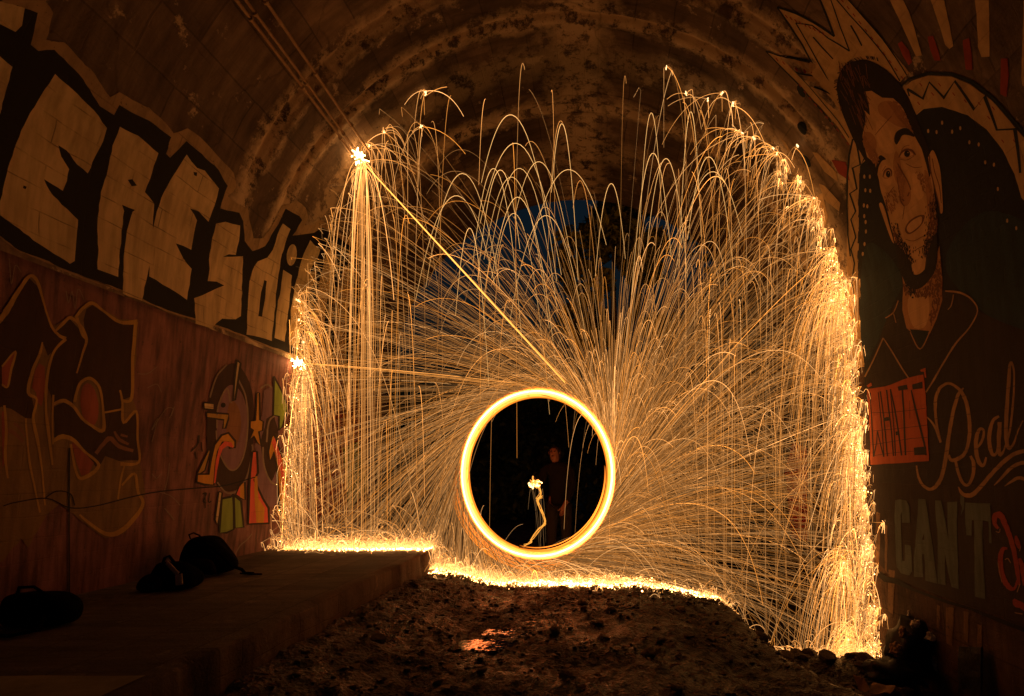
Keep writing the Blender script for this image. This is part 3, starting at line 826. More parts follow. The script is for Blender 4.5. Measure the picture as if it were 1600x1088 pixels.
skin(J([(300, 90), (340, 70), (380, 110), (360, 180), (320, 190)]), P_SKINL)
skin(J([(470, 580), (540, 570), (560, 640), (530, 720), (500, 720), (480, 650)]), P_SKINL)
# brows
skin(H([(530, 760), (540, 700), (580, 665), (640, 655), (690, 700), (700, 730), (650, 715), (600, 715), (575, 760), (550, 795)]), P_HAIR, 7, 'dark brow')
skin(H([(375, 1000), (385, 930), (410, 885), (445, 900), (460, 920), (430, 930), (400, 980), (385, 1050)]), P_HAIR, 7)
# eyes
skin(H([(570, 900), (600, 840), (650, 825), (700, 860), (705, 885), (650, 900), (590, 915)]), P_SKIN2, 7)
skin(H([(582, 898), (605, 862), (640, 846), (676, 862), (690, 882), (650, 896), (610, 908)]), P_SKINL, 8)
patch('painted_detail', [ell(*H([(640, 872)])[0], 4.6, 5.2, 14)], P_HAIR, mural, 9, None, 0)
patch('painted_detail', [ell(*H([(648, 862)])[0], 1.0, 1.0, 8)], P_MCREAM, mural, 10, None, 0)
skin(H([(435, 1060), (455, 1010), (490, 995), (510, 1030), (500, 1070), (450, 1085)]), P_SKIN2, 7)
skin(H([(445, 1062), (462, 1026), (486, 1012), (502, 1034), (494, 1064), (462, 1076)]), P_SKINL, 8)
patch('painted_detail', [ell(*H([(480, 1044)])[0], 3.6, 5.2, 14)], P_HAIR, mural, 9, None, 0)
patch('painted_detail', [ell(*H([(484, 1034)])[0], 0.8, 0.9, 8)], P_MCREAM, mural, 10, None, 0)
strokes('painted_line', [H([(570, 905, 6), (595, 858, 14), (640, 836, 16), (685, 848, 16), (712, 884, 10)]), H([(580, 918, 5), (640, 925, 5), (700, 890, 4)]), H([(585, 870, 4), (610, 815, 4), (660, 800, 4)]), H([(434, 1068, 6), (452, 1016, 13), (486, 998, 14), (508, 1022, 12), (508, 1062, 6)]), H([(430, 1020, 4), (460, 975, 4)]),
        J([(400, 60, 6), (425, 110, 6), (455, 160, 5), (480, 220, 5)]), J([(395, 140, 4), (408, 220, 5), (420, 290, 6), (440, 320, 6)]), J([(425, 275, 8), (438, 288, 10)]), J([(460, 260, 9), (470, 235, 7)]), J([(440, 320, 3), (435, 360, 4), (430, 400, 3)]),
        J([(450, 60, 3), (500, 85, 4), (550, 80, 3)]), J([(330, 290, 3), (345, 245, 4), (380, 200, 3)]), J([(600, 260, 4), (598, 340, 5), (610, 420, 5), (600, 480, 4)]), H([(370, 710, 4), (430, 640, 6), (510, 550, 5)]), J([(490, 600, 3), (540, 570, 5), (575, 560, 3)]), J([(450, 520, 3), (500, 530, 4), (560, 500, 3)])], 1.2, P_SKIN3, mural, 9, 'dark modelling lines of the face')
# mouth
skin(J([(445, 455), (465, 415), (510, 382), (552, 372), (566, 382), (552, 425), (512, 468), (472, 490), (450, 478)]), P_SKIN3, 7, 'open mouth')
skin(J([(456, 455), (474, 421), (513, 393), (548, 383), (545, 424), (508, 460), (473, 480)]), P_SKINL, 9, 'painted teeth')
skin(J([(488, 700), (505, 738), (548, 738), (572, 700), (580, 640), (600, 600), (634, 560), (642, 630), (622, 710), (575, 785), (525, 812), (482, 792), (468, 730)]), P_HAIR, 9, 'dark goatee below the chin')
# beard
skin(J([(385, 530), (420, 580), (460, 620), (490, 680), (500, 730), (540, 730), (580, 690), (585, 640), (600, 560), (640, 480), (650, 580), (640, 700), (590, 780), (540, 820), (500, 820), (450, 780), (415, 680), (395, 600)]), P_HAIR, 8, 'dark beard along the jaw')
br = []
for i in range(70):
    t = rs.random()
    x = 375 + 70 * t + rs.uniform(-14, 22); y = 430 + 190 * t + rs.uniform(-10, 10)
    br.append(dash(*J([(x, y)])[0], l=3.4, a=1.2))
for i in range(90):
    t = rs.random()
    x = 600 + rs.uniform(-45, 35) + 15 * (1 - t); y = 300 + 320 * t
    br.append(dash(*J([(x, y)])[0], l=3.4, a=1.7))
for i in range(50):
    br.append(dash(*J([(rs.uniform(440, 600), rs.uniform(560, 660))])[0], l=3, a=1.5))
strokes('painted_stubble', br, 1.0, P_HAIR, mural, 9, 'stubble strokes on cheeks and chin', curve=False)
def hatch(poly, n, mat, layer, l=4.5, w=1.3, ang=1.2, label=None, seed=1):
    r = random.Random(seed); out = []
    xs = [p[0] for p in poly]; ys = [p[1] for p in poly]
    while len(out) < n:
        x, y = r.uniform(min(xs), max(xs)), r.uniform(min(ys), max(ys)); ins = False
        for i in range(len(poly)):
            (x1, y1), (x2, y2) = poly[i - 1], poly[i]
            if (y1 > y) != (y2 > y) and x < (x2 - x1) * (y - y1) / (y2 - y1) + x1: ins = not ins
        if ins: out.append(dash(x, y, l * r.uniform(.6, 1.3), ang + r.uniform(-.25, .25)))
    strokes('painted_shading', out, w, mat, mural, layer, label, curve=False)
hatch(J([(318, 250), (335, 340), (365, 450), (390, 560), (430, 660), (470, 700), (470, 640), (420, 560), (385, 480), (350, 400), (335, 300)]), 190, P_SKIN3, 8, 3.6, 1.5, 1.2, 'brown shading along the jaw', 2)
hatch(J([(620, 240), (600, 330), (600, 430), (570, 520), (560, 600), (590, 640), (640, 560), (645, 420), (636, 300)]), 240, P_SKIN3, 8, 3.8, 1.6, 1.6, 'brown shading on the far cheek', 3)
hatch(J([(400, 560), (440, 640), (480, 700), (500, 640), (470, 570), (430, 520)]), 110, P_HAIR, 9, 3.2, 1.3, 1.3, None, 4)
hatch(J([(575, 520), (640, 480), (640, 600), (590, 650), (560, 600)]), 110, P_HAIR, 9, 3.2, 1.3, 1.6, None, 5)
hatch(J([(395, 60), (425, 100), (445, 170), (430, 300), (408, 290), (405, 200), (385, 120)]), 110, P_SOFT, 8, 3.6, 1.8, 1.4, 'shading down the nose', 6)
hatch(H([(560, 430), (640, 560), (690, 690), (640, 650), (560, 560), (480, 440)]), 150, P_SOFT, 8, 5, 2, .9, 'shading under the fringe', 7)
hatch(H([(270, 700), (330, 800), (400, 900), (380, 980), (320, 900), (270, 780)]), 110, P_SOFT, 8, 5, 2, 1.1, None, 8)
hatch(J([(435, 780), (480, 830), (560, 830), (640, 700), (672, 620), (675, 760), (660, 860), (600, 880), (520, 870), (450, 860)]), 200, P_SKIN3, 8, 4, 1.7, 1.5, 'shade under the chin', 9)
hatch(J([(640, 800), (676, 780), (670, 900), (610, 1060), (600, 980)]), 90, P_SKIN3, 8, 4, 1.5, 1.5, None, 10)
hatch(J([(440, 640), (500, 720), (520, 820), (500, 890), (460, 820), (430, 700)]), 110, P_HAIR, 9, 4, 1.6, 1.4, None, 15)
hatch(J([(330, 240), (390, 220), (400, 300), (360, 380), (345, 330)]), 60, P_SOFT, 8, 4, 1.4, 1.0, None, 11)
hatch(J([(500, 100), (600, 150), (610, 260), (560, 240), (520, 160)]), 70, P_SOFT, 8, 4, 1.4, 1.3, None, 12)
# loose hair strokes
hs = []
for i in range(60):
    x = rs.uniform(60, 300); y = rs.uniform(100, 640) * (0.5 + x / 600)
    hs.append([H([(x, y)])[0], H([(x + rs.uniform(10, 60), y + rs.uniform(60, 150))])[0]])
strokes('painted_strand', hs, 0.9, P_SKIN3, mural, 6, 'brown strands in the hair')
hs = []
for i in range(40):
    a = rs.uniform(2.6, 5.2); cx, cy = H([(300 + 250 * math.cos(a), 300 + 235 * math.sin(a))])[0]
    hs.append([(cx, cy), (cx + 6 * math.cos(a - .6), cy + 6 * math.sin(a - .6))])
strokes('painted_strand', hs, 0.9, P_HAIR, mural, 6, 'short strands at the edge of the hair')
# ears, neck
skin(H([(820, 900), (855, 840), (890, 900), (920, 1000), (930, 1100)]) + J([(640, 80), (665, 160), (675, 280), (678, 350), (664, 362), (650, 300), (625, 200), (600, 120), (585, 30)]), P_SKIN, 6, 'ear of the portrait')
strokes('painted_line', [J([(610, 30, 5), (625, 110, 6), (655, 200, 6), (668, 300, 5)]), J([(592, 10, 7), (600, 100, 7), (625, 200, 7), (652, 300, 6), (662, 360, 4)])], 1.4, P_SKIN3, mural, 7)
skin(J([(285, 310), (300, 300), (320, 340), (345, 430), (378, 540), (360, 520), (325, 430), (300, 360)]), P_SKIN, 6)
patch('painted_neck', [J([(428, 700), (440, 800), (435, 950), (460, 1060), (500, 1095), (600, 1095), (640, 1010), (678, 890), (680, 760), (660, 560), (600, 740), (520, 820), (460, 760)])], P_SKIN2, mural, 5, 'painted neck', 0.4)
skin(J([(480, 860), (560, 830), (600, 900), (580, 1040), (510, 1060), (470, 960)]), P_SKIN, 6)
# hooded top
hood = K([(415, 640), (480, 490), (510, 400), (560, 320), (575, 330), (600, 420), (612, 450), (690, 455), (740, 350), (750, 280), (800, 290), (860, 300), (900, 370), (960, 400), (1060, 440), (1250, 500), (1250, 1100), (470, 1100), (430, 900)])
patch('painted_hoodie', [hood], P_HOOD, mural, 3, 'dark hooded top of the portrait', 0.6)
patch('painted_detail', [K([(608, 448), (690, 455), (655, 530)])], P_INK, mural, 6, 'shirt between the hood edges', 0.3)
strokes('painted_cord', [K([(412, 650, 7), (450, 580, 6), (495, 485, 6)]), K([(495, 485, 4), (530, 540, 6), (570, 610, 6), (600, 655, 6)]), K([(505, 400, 5), (540, 375, 5), (560, 325, 5)]), K([(540, 380, 4), (550, 420, 5)]), K([(610, 460, 4), (650, 532, 6), (690, 465, 4)]), K([(760, 285, 7), (820, 292, 9), (870, 320, 7), (895, 370, 6), (860, 440, 6), (800, 510, 8), (750, 590, 7), (710, 660, 8), (675, 715, 6)]), K([(795, 300, 5), (785, 345, 5), (770, 365, 3)]), K([(678, 820, 4), (712, 860, 10), (735, 930, 6)])], 1.6, P_CORD, mural, 7, 'pale cords and seams of the hooded top')
# orange box
patch('painted_box', [L_([(62, 285), (180, 268), (260, 240), (340, 210), (436, 190), (452, 330), (460, 520), (470, 755), (300, 768), (85, 780), (78, 600)])], P_ORNG, mural, 8, 'orange box behind the word WHATS', 0.5)
patch('painted_detail', [L_([(60, 262), (90, 242), (95, 262), (70, 275)]), L_([(415, 160), (450, 145), (456, 210), (446, 210), (440, 172), (420, 170)])], P_ORNG, mural, 8)
wh = [L_(q) for q in ([(82, 310, 6), (92, 520, 8), (104, 728, 9)], [(104, 728, 9), (122, 640, 7), (128, 560, 6)], [(128, 560, 6), (150, 650, 7), (172, 728, 9)], [(172, 728, 8), (160, 560, 7), (136, 305, 6)],
      [(150, 300, 10), (165, 420, 9), (180, 560, 9), (196, 725, 8)], [(192, 290, 9), (205, 420, 9), (222, 560, 9), (236, 722, 8)], [(170, 485, 24), (206, 478, 24)],
      [(215, 285, 5), (228, 420, 7), (240, 560, 7), (250, 722, 7)], [(218, 285, 8), (245, 420, 10), (268, 560, 11), (290, 720, 10)], [(250, 575, 26), (274, 572, 26)],
      [(295, 280, 12), (305, 440, 12), (310, 600, 12), (316, 718, 11)], [(268, 283, 30), (330, 270, 30)],
      [(355, 290, 8), (380, 400, 14), (410, 520, 15), (440, 640, 14), (452, 718, 10)])]
strokes('painted_letter', wh, 2, P_HOOD, mural, 10, 'dark block letters WHATS on the orange box', curve=False)
for q in ([(362, 255), (430, 235), (432, 280), (365, 288)], [(370, 668), (452, 660), (456, 715), (374, 718)]):
    patch('painted_letter', [L_(q)], P_HOOD, mural, 10, None, 0.3)
gl = [L_([(90, 440), (200, 440), (340, 425), (450, 410)]), L_([(90, 560), (250, 545), (380, 530), (460, 520)]), L_([(90, 650), (250, 625), (350, 608), (460, 600)]), L_([(100, 720), (250, 700), (380, 690)]), L_([(345, 360), (345, 480)])]
strokes('painted_line', gl, 0.7, P_HOOD, mural, 9, None, curve=False)
# the word Real in script
real = [L_([(548, 634, 14), (530, 560, 16), (516, 460, 18), (515, 360, 22), (540, 285, 20), (590, 248, 18), (640, 262, 18), (690, 310, 24), (722, 390, 26), (738, 500, 26), (735, 600, 24), (712, 690, 20), (670, 735, 26), (615, 750, 22), (598, 716, 16)]),
        L_([(700, 278, 10), (665, 320, 22), (635, 420, 24), (610, 540, 24), (588, 680, 26), (565, 810, 26), (530, 900, 26), (480, 940, 22), (430, 915, 18), (400, 860, 16), (386, 785, 10)]),
        L_([(640, 740, 18), (660, 830, 20), (690, 900, 20), (725, 910, 18), (756, 850, 24), (760, 770, 24), (740, 722, 16)]),
        L_([(790, 665, 12), (820, 620, 18), (832, 560, 16), (808, 545, 18), (785, 590, 26), (778, 680, 28), (795, 760, 26), (825, 785, 20), (845, 730, 12)]),
        L_([(935, 462, 14), (895, 490, 22), (872, 560, 26), (868, 640, 26), (885, 710, 24), (915, 700, 16), (935, 600, 22), (938, 500, 26)]), L_([(938, 500, 22), (930, 620, 26), (935, 715, 22), (962, 690, 14)]),
        L_([(962, 690, 10), (1005, 560, 14), (1030, 360, 14), (1036, 180, 12), (1012, 110, 18), (1000, 240, 24), (986, 420, 26), (980, 580, 28), (995, 670, 24), (1030, 640, 14), (1060, 560, 10), (1095, 490, 8)]),
        L_([(660, 925, 6), (690, 972, 24), (745, 978, 30), (800, 930, 28), (870, 850, 26), (950, 770, 26), (1030, 710, 26), (1120, 685, 24)]),
        L_([(895, 915, 5), (950, 860, 18), (1010, 800, 22), (1070, 770, 24), (1130, 765, 24)]), L_([(965, 920, 5), (1010, 890, 16), (1060, 865, 22), (1120, 880, 20)])]
for q, wd in zip(real, range(99)):
    strokes('painted_letter', [q], 4, P_SCRIPT, mural, 5, 'cream script stroke of the word Real' if wd == 0 else None)
# CAN'T in slate block capitals
can = [
    [M_([(88, 100), (120, 92), (165, 100), (188, 140), (194, 258), (138, 258), (134, 180), (128, 200), (134, 420), (140, 530), (158, 528), (156, 412), (200, 420), (210, 600), (190, 632), (130, 615), (100, 570), (90, 380), (84, 200)])],
    [M_([(250, 88), (300, 92), (318, 200), (345, 380), (370, 560), (388, 690), (305, 668), (302, 560), (292, 480), (280, 480), (288, 645), (222, 640), (220, 520), (232, 380), (246, 200)])],
    [M_([(370, 100), (410, 100), (440, 240), (462, 380), (456, 240), (455, 110), (525, 108), (524, 300), (530, 500), (540, 728), (490, 712), (462, 600), (438, 480), (442, 600), (448, 700), (392, 690), (388, 500), (384, 300), (372, 200)])],
    [M_([(548, 62), (576, 80), (574, 160), (550, 208), (560, 150), (548, 120)])],
    [M_([(584, 115), (760, 120), (764, 240), (770, 405), (752, 400), (748, 250), (706, 240), (708, 450), (718, 640), (728, 800), (655, 780), (650, 600), (648, 380), (646, 240), (630, 240), (628, 350), (592, 345), (582, 220)])],
]
for q, lab in zip(can, ('slate block letter C', 'slate block letter A', 'slate block letter N', 'slate apostrophe', 'slate block letter T')):
    patch('painted_letter', q, P_SLATE, mural, 5, lab, 0.4)
patch('paint_mark', [M_([(278, 378), (292, 330), (294, 380)])], P_DARKW, mural, 6)
# rust script at the right edge
strokes('painted_letter', [M_([(818, 300, 20), (790, 260, 30), (800, 205, 40), (835, 210, 44), (870, 280, 36), (905, 380, 34), (930, 480, 34), (950, 600, 30), (965, 700, 18)]), M_([(880, 440, 16), (845, 450, 30), (830, 540, 36), (850, 640, 36), (890, 710, 34), (930, 725, 20), (955, 660, 16)]), M_([(940, 350, 14), (950, 400, 34), (965, 440, 16)]), M_([(965, 510, 20), (990, 590, 40), (1010, 700, 40)]), M_([(925, 800, 20), (950, 830, 50), (990, 850, 40), (1040, 900, 30)])], 5, P_RUST, mural, 5, 'rust red script stroke at the right end of the mural')
strokes('painted_line', [M_([(800, 320, 5), (825, 325, 7), (830, 300, 5)]), M_([(865, 520, 5), (885, 512, 7), (905, 545, 5)]), M_([(815, 540, 5), (825, 600, 6), (845, 680, 6)]), M_([(965, 460, 6), (975, 420, 5)]), M_([(935, 895, 5), (990, 905, 8)]), M_([(950, 750, 6), (970, 690, 6)])], 1.6, P_SCRIPT, mural, 6, None)
# the long crack below the lettering, and pale runs of lime under it
strokes('crack', [[(1355, 880, 4), (1385, 905, 9), (1402, 908, 8), (1430, 922, 4), (1480, 940, 5), (1520, 952, 4), (1560, 968, 6), (1620, 992, 7)]], 4, P_BLACK, mural, 8, 'long dark crack under the lettering', curve=False)
P_RUN = paint_mat('lime_run', (0.24, 0.13, 0.06), wear=0.55, course=0.0, grime=1.0)
for x, y0, y1, w in ((1486, 948, 1010, 12), (1511, 955, 1005, 8), (1468, 945, 985, 5), (1394, 890, 960, 10), (1372, 800, 900, 7), (1532, 975, 1040, 7), (1385, 820, 895, 4)):
    patch('lime_streak', [[(x - w / 2, y0), (x + w / 2, y0 + 2), (x + w * .45, (y0 + y1) / 2), (x + w * .3, y1), (x - w * .4, y1 - 5), (x - w * .5, (y0 + y1) / 2)]], P_RUN, wall_r, 2, None, 0.8)
# red piece on the far right wall
patch('painted_shape', [[(1226, 735), (1240, 690), (1262, 700), (1262, 845), (1228, 840)]], P_RED, wall_r, 1, 'red letter far down the right wall', 0.5)
# ---------------------------------------------------------------- ground, platform, ditch
PLX, PLZ = -2.0, 0.424          # edge and top of the raised platform
def ground_z(X, Y):
    """dirt floor: bank against the platform, muddy middle, ditch along the right wall"""
    X = np.asarray(X, float); Y = np.asarray(Y, float)
    z = 0.0 + 0.0 * X
    z = z + 0.2 * sstep(-0.9, -2.05, X) * (0.75 + 0.6 * vnoise(Y * 0.9, X, 3))
    z = z - 0.2 * sstep(0.4, 1.5, X)
    edge = 1.55 + 0.1 * vnoise(Y * 1.3, 0.5, 9) + 0.35 * sstep(5.6, 3.0, Y)
    dep = 0.74
    z = z - dep * sstep(edge - 0.05, edge + 0.6, X)
    # rubble bank just this side of the fire
    z = z + 0.16 * np.exp(-((Y - 6.25) / 0.35) ** 2) * sstep(1.7, 2.3, X)
    near = sstep(12, 8, Y)
    z = z + near * (0.055 * fbm(X * 1.7, Y * 1.7, 21, 4) + 0.05 * np.abs(fbm(X * 6, Y * 6, 31, 4)) ** 1.3 + 0.03 * fbm(X * 15, Y * 15, 51, 2))
    # shallow hollows that hold water
    for cx, cy, rx, ry, dd in PUD:
        z = z - dd * np.exp(-(((X - cx) / rx) ** 2 + ((Y - cy) / ry) ** 2))
    # outside the far portal the ground falls and rises again
    z = z - 0.15 * sstep(9.6, 12, Y) + 1.1 * sstep(13, 30, Y) + 0.1 * fbm(X * .5, Y * .5, 61, 3) * sstep(9, 12, Y)
    return z
PUD = [(-0.78, 4.72, 0.24, 0.22, 0.05), (-0.88, 4.25, 0.17, 0.1, 0.03)]
def mud_mat():
    m, nt, out = new_mat('wet_dirt')
    tc = N(nt, 'TexCoord'); co = tc.outputs['Object']
    n1 = noise(nt, co, 2.2, 8, 0.7); n2 = noise(nt, co, 18, 8, 0.75)
    col = ramp(nt, n1, [(0.3, (0.014, 0.009, 0.005)), (0.52, (0.036, 0.023, 0.013)), (0.72, (0.1, 0.064, 0.034))])
    col = mixc(nt, 0.7, col, ramp(nt, n2, [(0.35, 0.45), (0.65, 1.3)]), 'MULTIPLY')
    wet = ramp(nt, noise(nt, co, 1.4, 5, 0.6), [(0.4, 0.8), (0.6, 0.2)])
    grav = N(nt, 'TexVoronoi'); grav.inputs['Scale'].default_value = 38
    nt.links.new(co, grav.inputs['Vector'])
    h = mth(nt, 'ADD', n2, mth(nt, 'MULTIPLY', grav.outputs['Distance'], 0.6))
    principled(nt, out, col, wet, h, 1.0, 0.035, 0.5)
    return m
M_MUD = mud_mat()
def axis(parts):
    a = []
    for lo, hi, st in parts: a += list(np.arange(lo, hi - 1e-6, st))
    a.append(parts[-1][1])
    return np.array(a)
gx = axis([(-60, -8, 4), (-8, -2.3, 0.8), (-2.3, 3.9, 0.028), (3.9, 9, 0.7), (9, 60, 4)])
gy = axis([(-12, -1, 0.6), (-1, 1.8, 0.12), (1.8, 7.6, 0.028), (7.6, 12, 0.09), (12, 30, 0.8), (30, 150, 8)])
XX, YY = np.meshgrid(gx, gy, indexing='ij')
ZZ = ground_z(XX.ravel(), YY.ravel())
inside_t = (YY.ravel() < 9.6)
ZZ = np.where(inside_t & (XX.ravel() < -2.3), -0.3, ZZ)
ground = fast_mesh('ground', np.stack([XX.ravel(), YY.ravel(), ZZ], 1), grid_faces(len(gx), len(gy)), M_MUD, None, True)
tag(ground, kind='structure')

M_SLAB = concrete_mat('platform_concrete', (0.1, 0.07, 0.045), (0.055, 0.036, 0.023), (0.16, 0.11, 0.07), lime=(0.2, 0.14, 0.09))
def plat_top(X, Y): return PLZ + 0.012 * fbm(X * 1.4, Y * 1.4, 71, 3)
def platform():
    xs = np.concatenate([np.arange(-4.3, -2.06, 0.08), [-2.05, -2.03, -2.012]])
    ys = np.arange(-5, 9.66, 0.06)
    V = []; prof_n = len(xs) + 9
    for y in ys:
        e = 0.03 * vnoise(y * 5.0, 2.0, 14) + 0.035 * vnoise(y * 1.6, 7.0, 15)
        chip = max(0, vnoise(y * 3.3, 1.0, 16) - 0.18) * 0.16
        for x in xs:
            z = plat_top(x, y)
            V.append((x + (e - chip if x > -2.06 else 0), y, z - (chip * 0.5 if x > -2.04 else 0)))
        zt = plat_top(-2.0, y)
        for j in range(9):
            z = zt - 0.012 - chip * 0.6 - j * (0.62 / 8)
            V.append((-2.0 + e - chip * (0.9 ** j) + 0.022 * vnoise(y * 6, z * 6, 17), y, z))
    F = grid_faces(len(ys), prof_n)
    F = F[:, ::-1]
    o = fast_mesh('platform', np.array(V), F[:, ::-1] if False else F, M_SLAB, None, True)
    Vn = np.array(V)
    set_girth(o, Vn[:, 1], Vn[:, 0] + Vn[:, 2] * -1)
    for i in range(0): pass
    sd = o.modifiers.new('thickness', 'SOLIDIFY'); sd.thickness = 0.3; sd.offset = -1
    return tag(o, kind='structure')
platform()
# near end painted paler, as light from the tunnel mouth behind the camera
M_LITPATCH = simple_mat('lit_patch_paint', (0.16, 0.12, 0.05), (0.26, 0.2, 0.09), 5, 0.8)
def lit_patch():
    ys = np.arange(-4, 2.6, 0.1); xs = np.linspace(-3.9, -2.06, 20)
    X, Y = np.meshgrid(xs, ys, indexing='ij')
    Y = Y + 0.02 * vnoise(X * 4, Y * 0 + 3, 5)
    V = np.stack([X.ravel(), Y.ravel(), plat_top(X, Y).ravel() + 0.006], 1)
    return tag(fast_mesh('floor_lit_patch', V, grid_faces(len(xs), len(ys)), M_LITPATCH), kind='structure')
lit_patch()
def water_mat():
    m, nt, out = new_mat('puddle_water')
    tc = N(nt, 'TexCoord')
    n = noise(nt, tc.outputs['Object'], 14, 3, 0.5)
    p = principled(nt, out, (0.02, 0.014, 0.008), 0.07, n, 0.35, 0.012, 0.8)
    return m
M_WATER = water_mat()
pv = []; pf = []
for i, (cx, cy, rx, ry, dd) in enumerate(PUD):
    zc = float(ground_z(np.array([cx]), np.array([cy]))[0])
    zz = float(np.median(ground_z(cx + rx * 0.6 * np.cos(np.linspace(0, 6.28, 12)), cy + ry * 0.6 * np.sin(np.linspace(0, 6.28, 12)))))
    zz = max(zc + 0.012, zz - 0.004)
    b = len(pv)
    n = 40
    pv.append((cx, cy, zz))
    for k in range(n):
        a = 2 * math.pi * k / n
        pv.append((cx + 1.5 * rx * math.cos(a), cy + 1.5 * ry * math.sin(a), zz))
    pf += [(b, b + 1 + k, b + 1 + (k + 1) % n) for k in range(n)]
tag(mesh_obj('puddle_water', pv, pf, M_WATER), kind='structure')

# ---------------------------------------------------------------- mud clods, stones, litter
M_STONE = simple_mat('stone', (0.05, 0.032, 0.02), (0.15, 0.1, 0.065), 9, 0.85, 0.7, 0.02)
def rock_mesh(name, seed, mat, rough=0.32, flat=0.65, sub=2):
    bm = bmesh.new()
    bmesh.ops.create_icosphere(bm, subdivisions=sub, radius=1)
    rr = np.random.default_rng(seed)
    planes = rr.normal(size=(9, 3)); planes /= np.linalg.norm(planes, axis=1)[:, None]
    offs = rr.uniform(0.55, 0.95, 9)
    for v in bm.verts:
        p = np.array(v.co)
        for n_, o_ in zip(planes, offs):
            d = p @ n_ - o_
            if d > 0: p = p - n_ * d
        p = p * (1 + rough * 0.35 * rr.uniform(-1, 1))
        v.co = (p[0], p[1], p[2] * flat)
    me = bpy.data.meshes.new(name); bm.to_mesh(me); bm.free(); me.materials.append(mat)
    return me
rocks = [rock_mesh('stone', s, M_STONE) for s in range(6)]
rr = random.Random(3)
def put(name, me, x, y, s, label, cat, group, z=None, sink=0.3):
    o = bpy.data.objects.new(name, me); COL.objects.link(o)
    gz = float(ground_z(np.array([x]), np.array([y]))[0]) if z is None else z
    o.location = (x, y, gz + s * (0.5 - sink)); o.scale = (s * rr.uniform(0.8, 1.3), s * rr.uniform(0.8, 1.2), s * rr.uniform(0.7, 1.1))
    o.rotation_euler = (rr.uniform(-.3, .3), rr.uniform(-.3, .3), rr.uniform(0, 6.28))
    return tag(o, label, cat, group)
for i in range(46):
    x = rr.uniform(1.75, 3.35); y = rr.uniform(5.2, 6.9)
    put('stone', rocks[i % 6], x, y, rr.choice([0.05, 0.07, 0.09, 0.12]), 'dark broken stone in the rubble of the ditch by the right wall', 'stone', 'stones in the ditch rubble')
for i in range(48):
    x = rr.uniform(-1.7, 1.5); y = rr.uniform(2.9, 6.6)
    put('stone', rocks[i % 6], x, y, rr.choice([0.02, 0.03, 0.03, 0.045, 0.06]), 'dark clod lying on the muddy floor', 'stone', 'clods on the muddy floor')
for i in range(0):
    x = rr.uniform(-3.9, -2.2); y = rr.uniform(2.6, 6.6)
    put('stone', rocks[i % 6], x, y, rr.choice([0.008, 0.012, 0.018]), 'small chip of stone on the platform', 'stone', 'chips on the platform', z=PLZ, sink=0.1)
# leaf litter, twigs and grit: one mass
def litter():
    n = 6500
    x = RNG.uniform(-1.95, 3.3, n); y = RNG.uniform(2.2, 7.4, n)
    z = ground_z(x, y) + 0.004
    a = RNG.uniform(0, 6.28, n); l = 0.008 + 0.045 * RNG.random(n) ** 2; w = l * RNG.uniform(0.15, 0.8, n)
    tilt = RNG.uniform(-0.5, 0.5, n); t2 = RNG.uniform(0.0, 0.02, n)
    c, s = np.cos(a), np.sin(a)
    V = np.zeros((n, 4, 3))
    for k, (u, v) in enumerate(((-1, 0), (0, -1), (1, 0), (0, 1))):
        V[:, k, 0] = x + u * l * c - v * w * s
        V[:, k, 1] = y + u * l * s + v * w * c
        V[:, k, 2] = z + 0.004 + u * l * tilt * 0.6 + (t2 if k % 2 else 0)
    F = np.arange(n * 4).reshape(n, 4)
    m = simple_mat('leaf_litter', (0.035, 0.02, 0.012), (0.13, 0.075, 0.035), 60, 0.7)
    tag(fast_mesh('leaf_litter', V.reshape(-1, 3), F, m), kind='stuff', cat='leaf litter', label='dead leaves and grit scattered on the muddy floor')
litter()
def clods():
    me = rock_mesh('clod', 40, M_STONE, sub=1); V0 = np.array([v.co for v in me.vertices]); F0 = np.array([p.vertices for p in me.polygons])
    n = 2600
    x = RNG.uniform(-1.9, 2.2, n); y = RNG.uniform(2.6, 7.0, n); s = 0.006 + 0.03 * RNG.random(n) ** 3
    keep = fbm(x * 1.3, y * 1.3, 141, 3) > -0.12; x, y, s = x[keep], y[keep], s[keep]; n = len(x)
    a = RNG.uniform(0, 6.28, n); z = ground_z(x, y) + s * .2
    X = V0[None, :, 0] * np.cos(a)[:, None] - V0[None, :, 1] * np.sin(a)[:, None]; Yr = V0[None, :, 0] * np.sin(a)[:, None] + V0[None, :, 1] * np.cos(a)[:, None]
    V = np.stack([x[:, None] + X * s[:, None], y[:, None] + Yr * s[:, None] * .8, z[:, None] + V0[None, :, 2] * s[:, None]], -1).reshape(-1, 3)
    F = (np.arange(n)[:, None, None] * len(V0) + F0[None]).reshape(-1, 3)
    m = simple_mat('mud_clod', (0.02, 0.013, 0.008), (0.06, 0.04, 0.022), 12, 0.5)
    tag(fast_mesh('mud_clods', V, F, m), 'small mud clods and gravel strewn over the tunnel floor', 'mud clods', kind='stuff')
clods()
